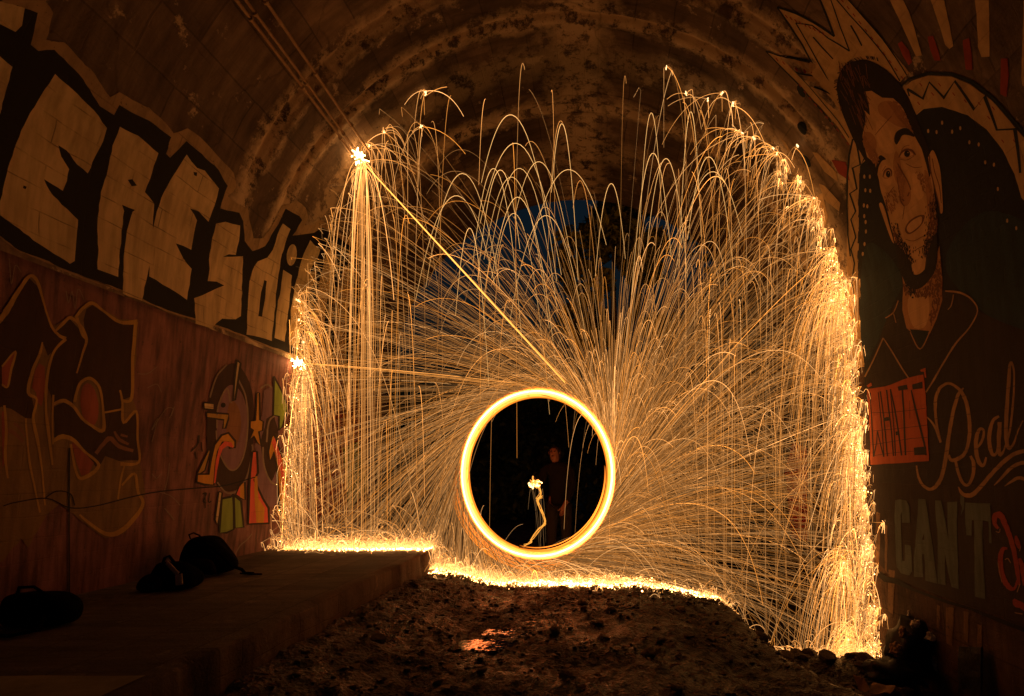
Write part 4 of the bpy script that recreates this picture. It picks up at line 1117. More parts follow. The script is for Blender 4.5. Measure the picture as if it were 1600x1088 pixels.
def grass():
    n = 5200
    x = RNG.uniform(-1.95, 1.0, n); y = RNG.normal(6.75, 0.28, n)
    x = np.concatenate([x, RNG.uniform(-1.95, -1.3, 1500)]); y = np.concatenate([y, RNG.uniform(5.2, 7.2, 1500)])
    keep = fbm(x * 2.2, y * 2.2, 91, 3) > -0.05
    x, y = x[keep], y[keep]; n = len(x)
    z = ground_z(x, y)
    h = RNG.uniform(0.015, 0.05, n); a = RNG.uniform(0, 6.28, n); b = RNG.uniform(-0.03, 0.03, (n, 2))
    w = 0.003
    V = np.zeros((n, 3, 3))
    V[:, 0] = np.stack([x - w * np.cos(a), y - w * np.sin(a), z - 0.004], 1)
    V[:, 1] = np.stack([x + w * np.cos(a), y + w * np.sin(a), z - 0.004], 1)
    V[:, 2] = np.stack([x + b[:, 0], y + b[:, 1], z + h], 1)
    m = simple_mat('grass_blade', (0.04, 0.06, 0.012), (0.09, 0.11, 0.03), 30, 0.8)
    tag(fast_mesh('grass', V.reshape(-1, 3), np.arange(n * 3).reshape(n, 3), m), kind='stuff', cat='grass', label='short green grass growing where the sparks land')
grass()

# ---------------------------------------------------------------- rubbish by the right wall
M_PLAST = simple_mat('dirty_plastic', (0.34, 0.25, 0.17), (0.5, 0.4, 0.28), 12, 0.35, 0.3)
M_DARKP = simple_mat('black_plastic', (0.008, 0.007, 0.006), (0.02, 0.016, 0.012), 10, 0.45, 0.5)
M_GLASSB = simple_mat('bottle_plastic', (0.35, 0.3, 0.2), (0.5, 0.42, 0.28), 10, 0.15, 0.1, spec=0.8)
M_CARD = simple_mat('wet_card', (0.2, 0.11, 0.05), (0.32, 0.18, 0.09), 7, 0.8)
def crumple(name, c, size, mat, seed, label, cat, parent=None, sub=3, amp=0.35, squash=(1, 1, 1), fr=2.2):
    bm = bmesh.new(); bmesh.ops.create_icosphere(bm, subdivisions=sub, radius=1)
    from mathutils import noise as mn
    for v in bm.verts:
        p = v.co.copy()
        k = mn.noise(p * fr + Vector((seed * 3.1, 0, 0))) + 0.5 * abs(mn.noise(p * fr * 2.3 + Vector((seed, 5, 0)))) - 0.2 * abs(mn.noise(p * fr * 4 + Vector((seed, 9, 0))))
        q = p * (1 + amp * k)
        v.co = (c[0] + q.x * size * squash[0], c[1] + q.y * size * squash[1], c[2] + q.z * size * squash[2])
    me = bpy.data.meshes.new(name); bm.to_mesh(me); bm.free(); me.materials.append(mat)
    for p in me.polygons: p.use_smooth = seed % 2 == 0
    o = bpy.data.objects.new(name, me); COL.objects.link(o)
    if parent: o.parent = parent; o.matrix_parent_inverse = world_inv(parent)
    if label: tag(o, label, cat)
    return o
def sheet(name, corners, mat, label, cat, th=0.004, seed=1, parent=None, n=9, amp=0.03):
    """a bent sheet with real thickness between four corners"""
    c = [Vector(q) for q in corners]; V = []
    from mathutils import noise as mn
    for i in range(n):
        for j in range(n):
            u, v = i / (n - 1), j / (n - 1)
            p = c[0].lerp(c[1], u).lerp(c[3].lerp(c[2], u), v)
            p = p + Vector((mn.noise(p * 9 + Vector((seed, 0, 0))), mn.noise(p * 9 + Vector((0, seed, 0))), mn.noise(p * 9 + Vector((0, 0, seed))))) * amp
            V.append(tuple(p))
    o = mesh_obj(name, V, [tuple(int(k) for k in f) for f in grid_faces(n, n)], mat, parent)
    sd = o.modifiers.new('thickness', 'SOLIDIFY'); sd.thickness = th
    if label: tag(o, label, cat)
    return o
def gz(x, y): return float(ground_z(np.array([x]), np.array([y]))[0])
YT = 5.9
def T(px, py, y=YT): return tuple(at(px, py, y))
rub = crumple('rubbish_bag', T(1432, 1010, 5.9), 0.27, M_DARKP, 4, 'black crumpled rubbish bag heaped against the right wall', 'rubbish bag', amp=0.5, squash=(1.1, 0.8, 1.1))
crumple('rubbish_bag', T(1452, 968, 6.0), 0.12, M_DARKP, 6, 'small black bag topping the rubbish heap', 'rubbish bag', amp=0.5)
crumple('rubbish_bag', T(1395, 1050, 5.6), 0.2, M_DARKP, 8, 'flattened dark bag in the rubble below the fire', 'rubbish bag', amp=0.6, squash=(1.3, 1, 0.6))
sheet('plastic_sheet', [T(1474, 971, 5.75), T(1494, 984, 5.7), T(1478, 1012, 5.65), T(1462, 1015, 5.8)], M_PLAST, 'crumpled clear plastic sheet sticking up beside the black bags', 'plastic sheet', seed=3, amp=0.07)
sheet('cardboard_piece', [T(1336, 1056, 5.2), T(1352, 1060, 5.1), T(1362, 1080, 5.0), T(1340, 1078, 5.1)], M_CARD, 'bent card flap standing at the lower edge of the rubble', 'cardboard', th=0.006, seed=5)
sheet('cardboard_piece', [T(1362, 1066, 5.15), T(1398, 1072, 5.05), T(1392, 1086, 4.95), T(1358, 1084, 5.0)], M_CARD, 'flat scrap of card lying next to the bent flap', 'cardboard', th=0.006, seed=8)
def lathe(name, prof_, c, mat, axis_dir=(0, 0, 1), n=16, parent=None):
    V = []; F = []
    q = Vector((0, 0, 1)).rotation_difference(Vector(axis_dir).normalized())
    for r, h in prof_:
        for k in range(n):
            a = 2 * math.pi * k / n
            p = q @ Vector((r * math.cos(a), r * math.sin(a), h)); V.append((c[0] + p.x, c[1] + p.y, c[2] + p.z))
    for i in range(len(prof_) - 1):
        for k in range(n):
            F.append((i * n + k, i * n + (k + 1) % n, (i + 1) * n + (k + 1) % n, (i + 1) * n + k))
    return mesh_obj(name, V, F, mat, parent, True)
bt = thing('plastic_bottle', 'clear plastic bottle upright in the rubbish under the crack', 'bottle', T(1419, 975, 5.95))
lathe('bottle_body', [(0.0, 0), (0.03, 0.003), (0.032, 0.02), (0.03, 0.09), (0.032, 0.13), (0.012, 0.18), (0.012, 0.2)], T(1419, 985, 5.95), M_GLASSB, (0.05, 0, 1), 16, bt)
lathe('bottle_cap', [(0.0, 0.2), (0.014, 0.2), (0.014, 0.217), (0.0, 0.218)], T(1419, 985, 5.95), M_PLAST, (0.05, 0, 1), 12, bt)
WRL = ['crumpled brown wrapper just below the upright bottle', 'pale wrapper right of the upright bottle, on the black bag', 'brown wrapper lying under the standing plastic sheet', 'pale crumpled wrapper at the neck of the upright bottle', 'brown wrapper at the left foot of the black bag', 'pale wrapper lowest of all in the rubbish heap']
for i, (px, py, s) in enumerate(((1412, 990, .05), (1455, 995, .05), (1470, 1030, .07), (1430, 975, .04), (1400, 1015, .06), (1466, 1040, .05))):
    crumple('crumpled_wrapper', T(px, py, 5.68), s, M_PLAST if i % 2 else M_CARD, 11 + 2 * i, WRL[i], 'wrapper', amp=0.8, fr=1.7)
niche = sheet('dark_niche_sheet', [T(1500, 1010, 5.1), T(1535, 1012, 4.85), T(1535, 1086, 4.85), T(1500, 1086, 5.1)], M_DARKP, 'black sheet standing in for the dark niche at the foot of the right wall', 'dark niche', th=0.02, amp=0.01)  # flat black sheet put here for the darkness of a niche

# ---------------------------------------------------------------- bags on the platform
M_BAG = simple_mat('black_nylon', (0.002, 0.0015, 0.0015), (0.005, 0.004, 0.004), 14, 1.0, 0.8, 0.03, spec=0.03)
M_STRAP = simple_mat('cream_strap', (0.35, 0.25, 0.15), (0.45, 0.33, 0.2), 20, 0.8)
M_BAG2 = simple_mat('dark_brown_nylon', (0.012, 0.007, 0.005), (0.016, 0.01, 0.008), 14, 1.0, 0.6, spec=0.03)
def blob(name, secs, mat, parent, n=22, seed=0, amp=0.04, power=2.6):
    """lofted soft body: secs = [(x,y,z,rx,ry)] centre and radii of level rings"""
    V = []; F = []
    from mathutils import noise as mn
    for (x, y, z, rx, ry) in secs:
        for k in range(n):
            a = 2 * math.pi * k / n; c, s = math.cos(a), math.sin(a)
            m = (abs(c) ** power + abs(s) ** power) ** (-1 / power)
            p = Vector((x + rx * m * c, y + ry * m * s, z))
            d = mn.noise(p * 7 + Vector((seed, 0, 0))) * amp
            V.append((p.x + c * d, p.y + s * d, p.z + d * 0.5))
    L = len(secs)
    for i in range(L - 1):
        for k in range(n):
            F.append((i * n + k, i * n + (k + 1) % n, (i + 1) * n + (k + 1) % n, (i + 1) * n + k))
    F.append(tuple(range(n))[::-1]); F.append(tuple((L - 1) * n + k for k in range(n)))
    o = mesh_obj(name, V, F, mat, parent, True)
    ss = o.modifiers.new('soft', 'SUBSURF'); ss.levels = ss.render_levels = 2
    return o
def tube(name, pts, r, mat, parent=None, n=8, closed=False, rads=None):
    P = [Vector(p) for p in pts]; V = []; F = []
    m = len(P)
    up = Vector((0.13, 0.2, 1)).normalized()
    for i, p in enumerate(P):
        a = P[i - 1] if (i or closed) else P[0]; b = P[(i + 1) % m] if (i < m - 1 or closed) else P[-1]
        t = (b - a).normalized(); u = t.cross(up)
        if u.length < 1e-3: u = t.cross(Vector((1, 0, 0)))
        u.normalize(); w = t.cross(u)
        rr_ = rads[i] if rads else r
        for k in range(n):
            an = 2 * math.pi * k / n
            V.append(tuple(p + (u * math.cos(an) + w * math.sin(an)) * rr_))
    for i in range(m if closed else m - 1):
        for k in range(n):
            j = (i + 1) % m
            F.append((i * n + k, i * n + (k + 1) % n, j * n + (k + 1) % n, j * n + k))
    if not closed:
        F.append(tuple(range(n))[::-1]); F.append(tuple((m - 1) * n + k for k in range(n)))
    return mesh_obj(name, V, F, mat, parent, True)
z0 = PLZ
bp = thing('backpack', 'large black backpack leaning on the purple wall', 'backpack', (-3.6, 5.05, z0))
blob('backpack_body', [(-3.58, 5.08, z0 + .005, .16, .12), (-3.58, 5.08, z0 + .04, .27, .19), (-3.6, 5.1, z0 + .14, .27, .2), (-3.64, 5.12, z0 + .25, .22, .18), (-3.68, 5.14, z0 + .34, .16, .15), (-3.7, 5.15, z0 + .385, .08, .08)], M_BAG, bp, seed=3, amp=0.05)
blob('front_pocket', [(-3.54, 4.9, z0 + .02, .15, .05), (-3.54, 4.89, z0 + .06, .18, .07), (-3.56, 4.9, z0 + .15, .17, .06), (-3.58, 4.93, z0 + .19, .1, .04)], M_BAG2, bp, seed=5, amp=0.03)
tube('carry_loop', [(-3.78, 5.08, z0 + .36), (-3.79, 5.07, z0 + .405), (-3.74, 5.07, z0 + .425), (-3.69, 5.08, z0 + .4), (-3.68, 5.1, z0 + .37)], 0.008, M_BAG, bp)
tube('shoulder_strap', [(-3.6, 5.0, z0 + .36), (-3.5, 4.97, z0 + .3), (-3.38, 4.98, z0 + .2), (-3.3, 5.0, z0 + .1), (-3.2, 5.02, z0 + .055), (-3.16, 5.02, z0 + .015), (-3.08, 5.03, z0 + .012)], 0.016, M_BAG, bp)
tube('strap_end', [(-3.2, 5.0, z0 + .02), (-3.1, 4.98, z0 + .014), (-3.03, 5.0, z0 + .012), (-2.97, 4.99, z0 + .012)], 0.009, M_BAG, bp)
sb = thing('shoulder_bag', 'dark shoulder bag with a cream strap in front of the backpack', 'bag', (-3.4, 4.35, z0))
blob('bag_body', [(-3.36, 4.4, z0 + .005, .12, .09), (-3.36, 4.4, z0 + .03, .2, .14), (-3.37, 4.42, z0 + .12, .19, .14), (-3.42, 4.44, z0 + .2, .15, .11), (-3.44, 4.45, z0 + .25, .1, .07)], M_BAG, sb, seed=9, amp=0.07)
blob('side_pocket', [(-3.5, 4.28, z0 + .005, .08, .06), (-3.5, 4.28, z0 + .04, .11, .08), (-3.5, 4.3, z0 + .12, .09, .06), (-3.5, 4.32, z0 + .15, .05, .03)], M_BAG2, sb, seed=12, amp=0.04)
def ribbon(name, pts, w, mat, parent, th=0.006):
    P = smooth_path([tuple(p) for p in pts], False, 4); V = []; F = []
    for i, p in enumerate(P):
        a = Vector(P[max(i - 1, 0)]); b = Vector(P[min(i + 1, len(P) - 1)])
        t = (b - a).normalized(); s = t.cross(Vector((0, -1, 0.25))).normalized() * w / 2
        V += [tuple(Vector(p) + s), tuple(Vector(p) - s)]
    for i in range(len(P) - 1): F.append((2 * i, 2 * i + 1, 2 * i + 3, 2 * i + 2))
    o = mesh_obj(name, V, F, mat, parent, True)
    sd = o.modifiers.new('thickness', 'SOLIDIFY'); sd.thickness = th
    return o
ribbon('cream_strap', [(-3.37, 4.3, z0 + .255), (-3.32, 4.27, z0 + .235), (-3.26, 4.25, z0 + .19), (-3.225, 4.24, z0 + .165)], 0.035, M_STRAP, sb)
ribbon('cream_strap', [(-3.215, 4.235, z0 + .16), (-3.2, 4.22, z0 + .12), (-3.19, 4.21, z0 + .075)], 0.06, M_STRAP, sb)
tube('top_strap', [(-3.5, 4.4, z0 + .2), (-3.47, 4.4, z0 + .28), (-3.43, 4.4, z0 + .3), (-3.4, 4.42, z0 + .24)], 0.012, M_BAG, sb)
db = thing('duffel_bag', 'low black duffel bag at the left end of the platform', 'bag', (-3.4, 3.35, z0))
blob('bag_body', [(-3.42, 3.36, z0 + .004, .2, .1), (-3.42, 3.36, z0 + .03, .25, .14), (-3.42, 3.37, z0 + .12, .255, .145), (-3.44, 3.38, z0 + .19, .22, .12), (-3.45, 3.39, z0 + .225, .14, .07)], M_BAG, db, seed=21, amp=0.03)
tube('carry_handle', [(-3.55, 3.33, z0 + .2), (-3.5, 3.3, z0 + .27), (-3.4, 3.3, z0 + .275), (-3.32, 3.33, z0 + .2)], 0.01, M_BAG, db)
tube('shoulder_strap', [(-3.25, 3.22, z0 + .1), (-3.2, 3.14, z0 + .03), (-3.3, 3.05, z0 + .015), (-3.42, 3.08, z0 + .012)], 0.012, M_BAG, db)

for o in (bp, sb, db): o.scale = (.88, .88, .9)
# ---------------------------------------------------------------- three pipes under the vault
M_PIPE = simple_mat('dusty_pipe', (0.3, 0.18, 0.09), (0.45, 0.29, 0.16), 20, 0.6, 0.4)
def dir_s(px, py):
    Y, s = on_wall(px, py); return Y, s
for i, ((px, py), lab, r) in enumerate((((541, 233), 'lowest of the three dusty pipes under the vault', 0.014), ((551, 234), 'middle one of the three dusty pipes under the vault', 0.013), ((570, 231), 'uppermost of the three dusty pipes under the vault', 0.015))):
    Y, s = on_wall(px, py)
    off = 0.1
    yend = 6.72
    pp = thing('pipe', lab, 'pipe', tuple(wall_pt(np.array([3.0]), np.array([s]), off)[0]))
    ys = list(np.arange(-3.0, yend, 0.35)) + [yend]
    x, z, nx, nz = prof(np.array([s]))
    pts = [(float(x[0] + nx[0] * (off + 0.004 * math.sin(y * 1.3 + i))), y, float(z[0] + nz[0] * (off + 0.01 * math.sin(y * 0.8 + i)))) for y in ys]
    tube('pipe_run', pts, r, M_PIPE, pp, 10)
    x0, y0, z0_ = pts[-1]
    tube('pipe_hook', [(x0, y0, z0_), (x0 - .01, y0 + .05, z0_ + .02), (x0 - .03, y0 + .06, z0_ - .02), (x0 - .03, y0 + .03, z0_ - .06)], r * 0.5, M_PIPE, pp, 6)
    for yc in (2.9, 3.7, 4.5, 5.3, 6.1):
        c = (float(x[0] + nx[0] * off), yc, float(z[0] + nz[0] * off))
        lathe('pipe_clamp', [(r + .003, -.012), (r + .008, -.01), (r + .008, .01), (r + .003, .012)], c, M_PIPE, (0, 1, 0), 12, pp)
z0 = PLZ

# ---------------------------------------------------------------- trees and thicket outside the far portal
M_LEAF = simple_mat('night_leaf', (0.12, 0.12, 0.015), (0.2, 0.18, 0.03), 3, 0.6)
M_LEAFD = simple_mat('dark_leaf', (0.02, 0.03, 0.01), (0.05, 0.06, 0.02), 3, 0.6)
M_BARKT = simple_mat('bark', (0.05, 0.035, 0.022), (0.11, 0.08, 0.05), 12, 0.9, 0.9)
def leaves(name, clumps, per, mat, parent, size=0.09, seed=0):
    r = np.random.default_rng(seed)
    C_ = np.repeat(np.array([c[:3] for c in clumps]), per, axis=0); Rr = np.repeat(np.array([c[3] for c in clumps]), per)
    n = len(C_)
    d = r.normal(size=(n, 3)); d /= np.linalg.norm(d, axis=1)[:, None]
    p = C_ + d * (Rr * r.uniform(0.35, 1.05, n) ** 0.6)[:, None] * np.array([1, 1, 0.75])
    u = r.normal(size=(n, 3)); u /= np.linalg.norm(u, axis=1)[:, None]
    v = np.cross(u, r.normal(size=(n, 3))); v /= np.linalg.norm(v, axis=1)[:, None]
    l = (size * r.uniform(0.5, 1.2, n))[:, None]
    V = np.stack([p - u * l, p - v * l * 0.45, p + u * l, p + v * l * 0.45], 1).reshape(-1, 3)
    return fast_mesh(name, V, np.arange(n * 4).reshape(n, 4), mat, parent)
def tree(x, y, h, cr, label, mat, seed, group=None):
    r = random.Random(seed)
    zb = gz(x, y) - 0.05
    t = thing('tree', label, 'tree', (x, y, zb), 0, group)
    top = zb + h * 0.62
    pts = [(x + r.uniform(-.08, .08) * i, y + r.uniform(-.08, .08) * i, zb + (top - zb) * i / 5) for i in range(6)]
    tube('trunk', pts, 0.2, M_BARKT, t, 10, rads=[0.24, .2, .17, .14, .11, .07])
    cl = []
    for k in range(16):
        a = r.uniform(0, 6.28); rad = cr * r.uniform(0.15, 0.95); zz = zb + h * r.uniform(0.35, 0.95)
        f = 1 - abs((zz - zb) / h - 0.6) * 1.1
        c = (x + rad * f * math.cos(a), y + rad * f * math.sin(a), zz, cr * r.uniform(0.28, 0.5))
        cl.append(c)
        if k < 8:
            b = pts[2 + k % 4]
            tube('limb', [b, ((b[0] + c[0]) / 2, (b[1] + c[1]) / 2, (b[2] + c[2]) / 2 + .15), c[:3]], 0.05, M_BARKT, t, 6, rads=[.07, .045, .02])
    leaves('crown', cl, 420, mat, t, 0.11, seed)
tree(0.55, 11.9, 8.3, 1.3, 'olive green tree just outside the portal, lit by the sparks', M_LEAF, 3)
tree(3.6, 14.5, 9.5, 2.6, 'dark tree at the right side of the portal opening', M_LEAFD, 5)
tree(-2.2, 17.5, 4.2, 2.0, 'low dark tree showing under the blue sky', M_LEAFD, 8)
tree(5.6, 18.5, 10.5, 3.0, 'tall dark tree standing behind the others', M_LEAFD, 12)
cl = []
for k in range(150):
    x = RNG.uniform(-9, 9); y = RNG.uniform(14.5, 19)
    cl.append((x, y, gz(x, y) + RNG.uniform(0.2, 1.5 if x < 0 else 3.4), RNG.uniform(0.5, 1.1)))
tag(leaves('thicket', cl, 130, M_LEAFD, None, 0.12, 31), 'dark mass of bushes beyond the far portal', 'bushes', kind='stuff')
# ---------------------------------------------------------------- the person behind the ring
M_SKIN = simple_mat('skin', (0.1, 0.045, 0.025), (0.13, 0.055, 0.03), 20, 0.6, 0.2)
M_JACKET = simple_mat('dark_jacket', (0.003, 0.0025, 0.002), (0.006, 0.005, 0.004), 15, 0.95, 0.5, spec=0.1)
M_TROUS = simple_mat('dark_trousers', (0.006, 0.005, 0.004), (0.011, 0.009, 0.007), 15, 0.95, 0.5, spec=0.1)
M_HAIRP = simple_mat('dark_hair', (0.006, 0.004, 0.003), (0.012, 0.008, 0.006), 40, 0.8, 0.5, spec=0.1)
PX, PY = -0.5, 7.85
PG = gz(PX, PY)
person = thing('person', 'person in dark jacket and trousers standing inside the ring of fire', 'person', (PX, PY, PG))
def skin_graph(name, nodes, edges, mat, parent, root=0, sub=2):
    me = bpy.data.meshes.new(name)
    me.from_pydata([n[:3] for n in nodes], edges, [])
    o = bpy.data.objects.new(name, me); COL.objects.link(o)
    o.parent = parent
    o.matrix_parent_inverse = Matrix.Identity(4)
    sk = o.modifiers.new('skin', 'SKIN'); sk.use_smooth_shade = True
    for i, n in enumerate(nodes):
        r = n[3]; r = r if isinstance(r, tuple) else (r, r)
        v = me.skin_vertices[0].data[i]; v.radius = r; v.use_root = (i == root)
    sb_ = o.modifiers.new('smooth', 'SUBSURF'); sb_.levels = sb_.render_levels = sub
    me.materials.append(mat)
    return o
# local coordinates: x to picture right, y away, z up
nodes = [(0, 0, .95, (.13, .1)), (0, 0, 1.12, (.115, .085)), (-.01, -.01, 1.3, (.14, .095)), (-.02, -.02, 1.43, (.1, .075)), (-.035, -.04, 1.5, .05), (-.05, -.07, 1.57, (.062, .075)), (-.06, -.08, 1.645, (.075, .09)), (-.055, -.07, 1.715, (.058, .07)),
         (.1, 0, .88, .095), (.11, .01, .5, .062), (.12, .03, .12, .042), (.12, -.09, .045, .038), (.13, -.16, .03, .03),
         (-.09, 0, .88, .095), (-.1, -.01, .5, .062), (-.1, .02, .12, .042), (-.12, -.09, .045, .038), (-.13, -.16, .03, .03),
         (.17, -.01, 1.4, .06), (.2, -.03, 1.14, .045), (.11, -.17, .93, .034), (.07, -.2, .845, (.034, .02)),
         (-.2, -.02, 1.39, .06), (-.27, -.08, 1.16, .045), (-.3, -.24, 1.22, .032), (-.31, -.31, 1.25, (.032, .02)),
         (-.075, -.175, 1.635, .014)]
edges = [(0, 1), (1, 2), (2, 3), (3, 4), (4, 5), (5, 6), (6, 7), (0, 8), (8, 9), (9, 10), (10, 11), (11, 12), (0, 13), (13, 14), (14, 15), (15, 16), (16, 17), (3, 18), (18, 19), (19, 20), (20, 21), (3, 22), (22, 23), (23, 24), (24, 25), (6, 26)]
def fingers(hand, d, side):
    """five unequal bent fingers from the palm vertex"""
    hx, hy, hz, _ = nodes[hand]
    d = Vector(d).normalized(); s = Vector(side).normalized(); up = d.cross(s)
    for k, (o_, L) in enumerate(((-.027, .066), (-.009, .078), (.009, .074), (.027, .058))):
        b = Vector((hx, hy, hz)) + s * o_ + d * 0.03
        m = b + d * L * .55 + up * .008; t = m + d * L * .4 + up * .022
        i = len(nodes)
        nodes.extend([(*b, .0095), (*m, .0085), (*t, .007)]); edges.extend([(hand, i), (i, i + 1), (i + 1, i + 2)])
    b = Vector((hx, hy, hz)) + s * -.035 - d * .005; m = b + s * -.02 + d * .03 + up * .01
    i = len(nodes); nodes.extend([(*b, .011), (*m, .009)]); edges.extend([(hand, i), (i, i + 1)])
fingers(21, (-.1, -.1, -1), (1, -.3, 0))
fingers(25, (-.1, -1, .2), (.2, .1, 1))
skin_graph('body', nodes, edges, M_SKIN, person)
jn = [(0, 0, .84, (.165, .135)), (0, 0, 1.12, (.14, .11)), (-.01, -.01, 1.3, (.165, .12)), (-.02, -.02, 1.44, (.12, .09)), (-.035, -.035, 1.495, .068),
      (.17, -.01, 1.4, .08), (.2, -.03, 1.14, .062), (.115, -.165, .94, .05), (-.2, -.02, 1.39, .08), (-.27, -.08, 1.16, .062), (-.298, -.225, 1.215, .046)]
skin_graph('jacket', jn, [(0, 1), (1, 2), (2, 3), (3, 4), (3, 5), (5, 6), (6, 7), (3, 8), (8, 9), (9, 10)], M_JACKET, person)
tn = [(0, 0, 1.0, (.15, .12)), (.1, 0, .86, .11), (.11, .01, .5, .08), (.12, .03, .1, .062), (-.09, 0, .86, .11), (-.1, -.01, .5, .08), (-.1, .02, .1, .062)]
skin_graph('trousers', tn, [(0, 1), (1, 2), (2, 3), (0, 4), (4, 5), (5, 6)], M_TROUS, person)
for sx, nm in ((.12, 'shoe'), (-.11, 'shoe')):
    o = skin_graph(nm, [(sx, .04, .05, (.045, .045)), (sx * 1.05, -.08, .04, (.045, .035)), (sx * 1.1, -.18, .035, (.04, .03))], [(0, 1), (1, 2)], M_JACKET, person)
# hood and hair cap, face details
hood_n = [(-.035, .0, 1.5, (.08, .08)), (-.045, -.03, 1.6, (.085, .09)), (-.05, -.045, 1.68, (.09, .095)), (-.05, -.05, 1.74, (.055, .065))]
skin_graph('hood', hood_n, [(0, 1), (1, 2), (2, 3)], M_HAIRP, person)
def ball(name, c, r, mat, parent, squash=(1, 1, 1)):
    bm = bmesh.new(); bmesh.ops.create_icosphere(bm, subdivisions=2, radius=r)
    for v in bm.verts: v.co = Vector((v.co.x * squash[0] + c[0], v.co.y * squash[1] + c[1], v.co.z * squash[2] + c[2]))
    me = bpy.data.meshes.new(name); bm.to_mesh(me); bm.free(); me.materials.append(mat)
    for p in me.polygons: p.use_smooth = True
    o = bpy.data.objects.new(name, me); COL.objects.link(o); o.parent = parent
    return o
ball('eye', (-.1, -.155, 1.66), .009, M_HAIRP, person); ball('eye', (-.045, -.16, 1.66), .009, M_HAIRP, person)
ball('mouth', (-.075, -.155, 1.595), .014, M_HAIRP, person, (1.2, .6, .4))
ball('ear', (-.135, -.07, 1.64), .018, M_SKIN, person, (.5, 1, 1.4)); ball('ear', (.015, -.07, 1.64), .018, M_SKIN, person, (.5, 1, 1.4))

# ---------------------------------------------------------------- fire
def tubes_mesh(name, paths, heats, radii, mat, parent=None, sides=3):
    """paths: list of (k,3) arrays; heats: list of (k,3) colours; radii: list of scalars or (k,) arrays"""
    Vs = []; Fs = []; Hs = []; base = 0
    if mat is M_SPARK: radii = [r * .8 for r in radii]
    ang = np.arange(sides) * 2 * np.pi / sides
    ca, sa = np.cos(ang), np.sin(ang)
    # group by length so that it runs as array code
    by = {}
    for i, p in enumerate(paths): by.setdefault(len(p), []).append(i)
    for k, idx in by.items():
        if k < 2: continue
        P = np.stack([paths[i] for i in idx]); Hh = np.stack([heats[i] for i in idx])
        Rr = np.stack([np.broadcast_to(radii[i], (k,)) for i in idx])
        T_ = np.gradient(P, axis=1); T_ /= (np.linalg.norm(T_, axis=2, keepdims=True) + 1e-9)
        ref = np.array([0.03, 1.0, 0.02])
        u = np.cross(T_, ref); u /= (np.linalg.norm(u, axis=2, keepdims=True) + 1e-6)
        w = np.cross(T_, u)
        V = P[:, :, None, :] + Rr[:, :, None, None] * (u[:, :, None, :] * ca[None, None, :, None] + w[:, :, None, :] * sa[None, None, :, None])
        m = len(idx)
        Hv = np.repeat(Hh[:, :, None, :], sides, axis=2)
        i0 = base + (np.arange(m)[:, None, None] * k + np.arange(k - 1)[None, :, None]) * sides
        j = np.arange(sides)[None, None, :]; j2 = (j + 1) % sides
        F = np.stack([i0 + j, i0 + j2, i0 + sides + j2, i0 + sides + j], -1).reshape(-1, 4)
        Vs.append(V.reshape(-1, 3)); Hs.append(Hv.reshape(-1, 3)); Fs.append(F)
        base += m * k * sides
    V = np.concatenate(Vs); F = np.concatenate(Fs); Hc = np.concatenate(Hs)
    o = fast_mesh(name, V, F, mat, parent, False)
    at_ = o.data.attributes.new('spark_heat', 'FLOAT_COLOR', 'POINT')
    at_.data.foreach_set('color', np.concatenate([Hc, np.ones((len(Hc), 1))], 1).astype(np.float32).ravel())
    return o
M_SPARK = glow_mat('spark_glow', SPARK_GAIN); M_SPARK.cycles.emission_sampling = 'NONE'
M_RING = glow_mat('fire_glow', 1.0)
RC = Vector(((841 - VX) / FPX * D, D, ZC - 1 / FPX * D)); RA, RB = 116 / 125, 128 / 125
ring = thing('fire_ring', 'broad glowing yellow ring drawn by burning steel wool on a wire', 'fire ring', RC)
rg = np.random.default_rng(5)
def strand(rx, rz, cx, cz, r, hot, wob=0.006, a0=0, a1=2 * math.pi, dy=0.0, fade=False):
    n = 150
    a = np.linspace(a0, a1, n)
    w1, w2 = rg.uniform(0, 6.28, 2)
    e = wob * (np.sin(2 * a + w1) + 0.6 * np.sin(3 * a + w2))
    P = np.stack([RC.x + cx + (rx + e) * np.cos(a), RC.y + dy + 0 * a, RC.z + cz + (rz + e) * np.sin(a)], 1)
    Hc = np.array(hot)[None, :] * (1 + 0.12 * np.sin(3 * a + w1))[:, None]
    if fade: 
        f = np.sin(np.linspace(0, np.pi, n)) ** 0.7
        Hc = Hc * f[:, None]
    return P, Hc, np.full(n, r)
def add_strand(label=None, **k):
    P, Hc, r = strand(**k)
    o = tubes_mesh('fire_strand', [P], [Hc], [r], M_RING, ring, 8)
    if label: o['label'] = label
    return o
HOT = (5.5, 1.05, 0.13); WHITE = (8.0, 2.2, 0.42); ORG = (2.0, 0.42, 0.035); DIM = (1.5, 0.36, 0.03)
def ring_band(label, r, hot, dr=0.0, dy=0.0, cx=0.0, cz=0.0):
    add_strand(label, rx=RA + dr, rz=RB + dr, cx=cx, cz=cz, r=r, hot=hot, dy=dy, wob=.002)
ring_band('broad yellow band of the ring', .05, (8.5, .95, .12))
ring_band('paler middle of the ring', .03, (12.0, 2.0, .38), dy=-.03)
ring_band('white thread along the ring', .012, (8.0, 4.2, 1.5), dy=-.052, cx=-.008, cz=.004)
for k in range(16):
    sgn = 1 if k % 2 else -1
    d = sgn * (.046 + .0028 * (k // 2))
    add_strand(rx=RA + d, rz=RB + d, cx=rg.uniform(-.004, .004), cz=rg.uniform(-.004, .004), r=.0055, hot=tuple(c * (1 - .085 * (k // 2)) for c in (2.6, .62, .05)), dy=.01, wob=.003)
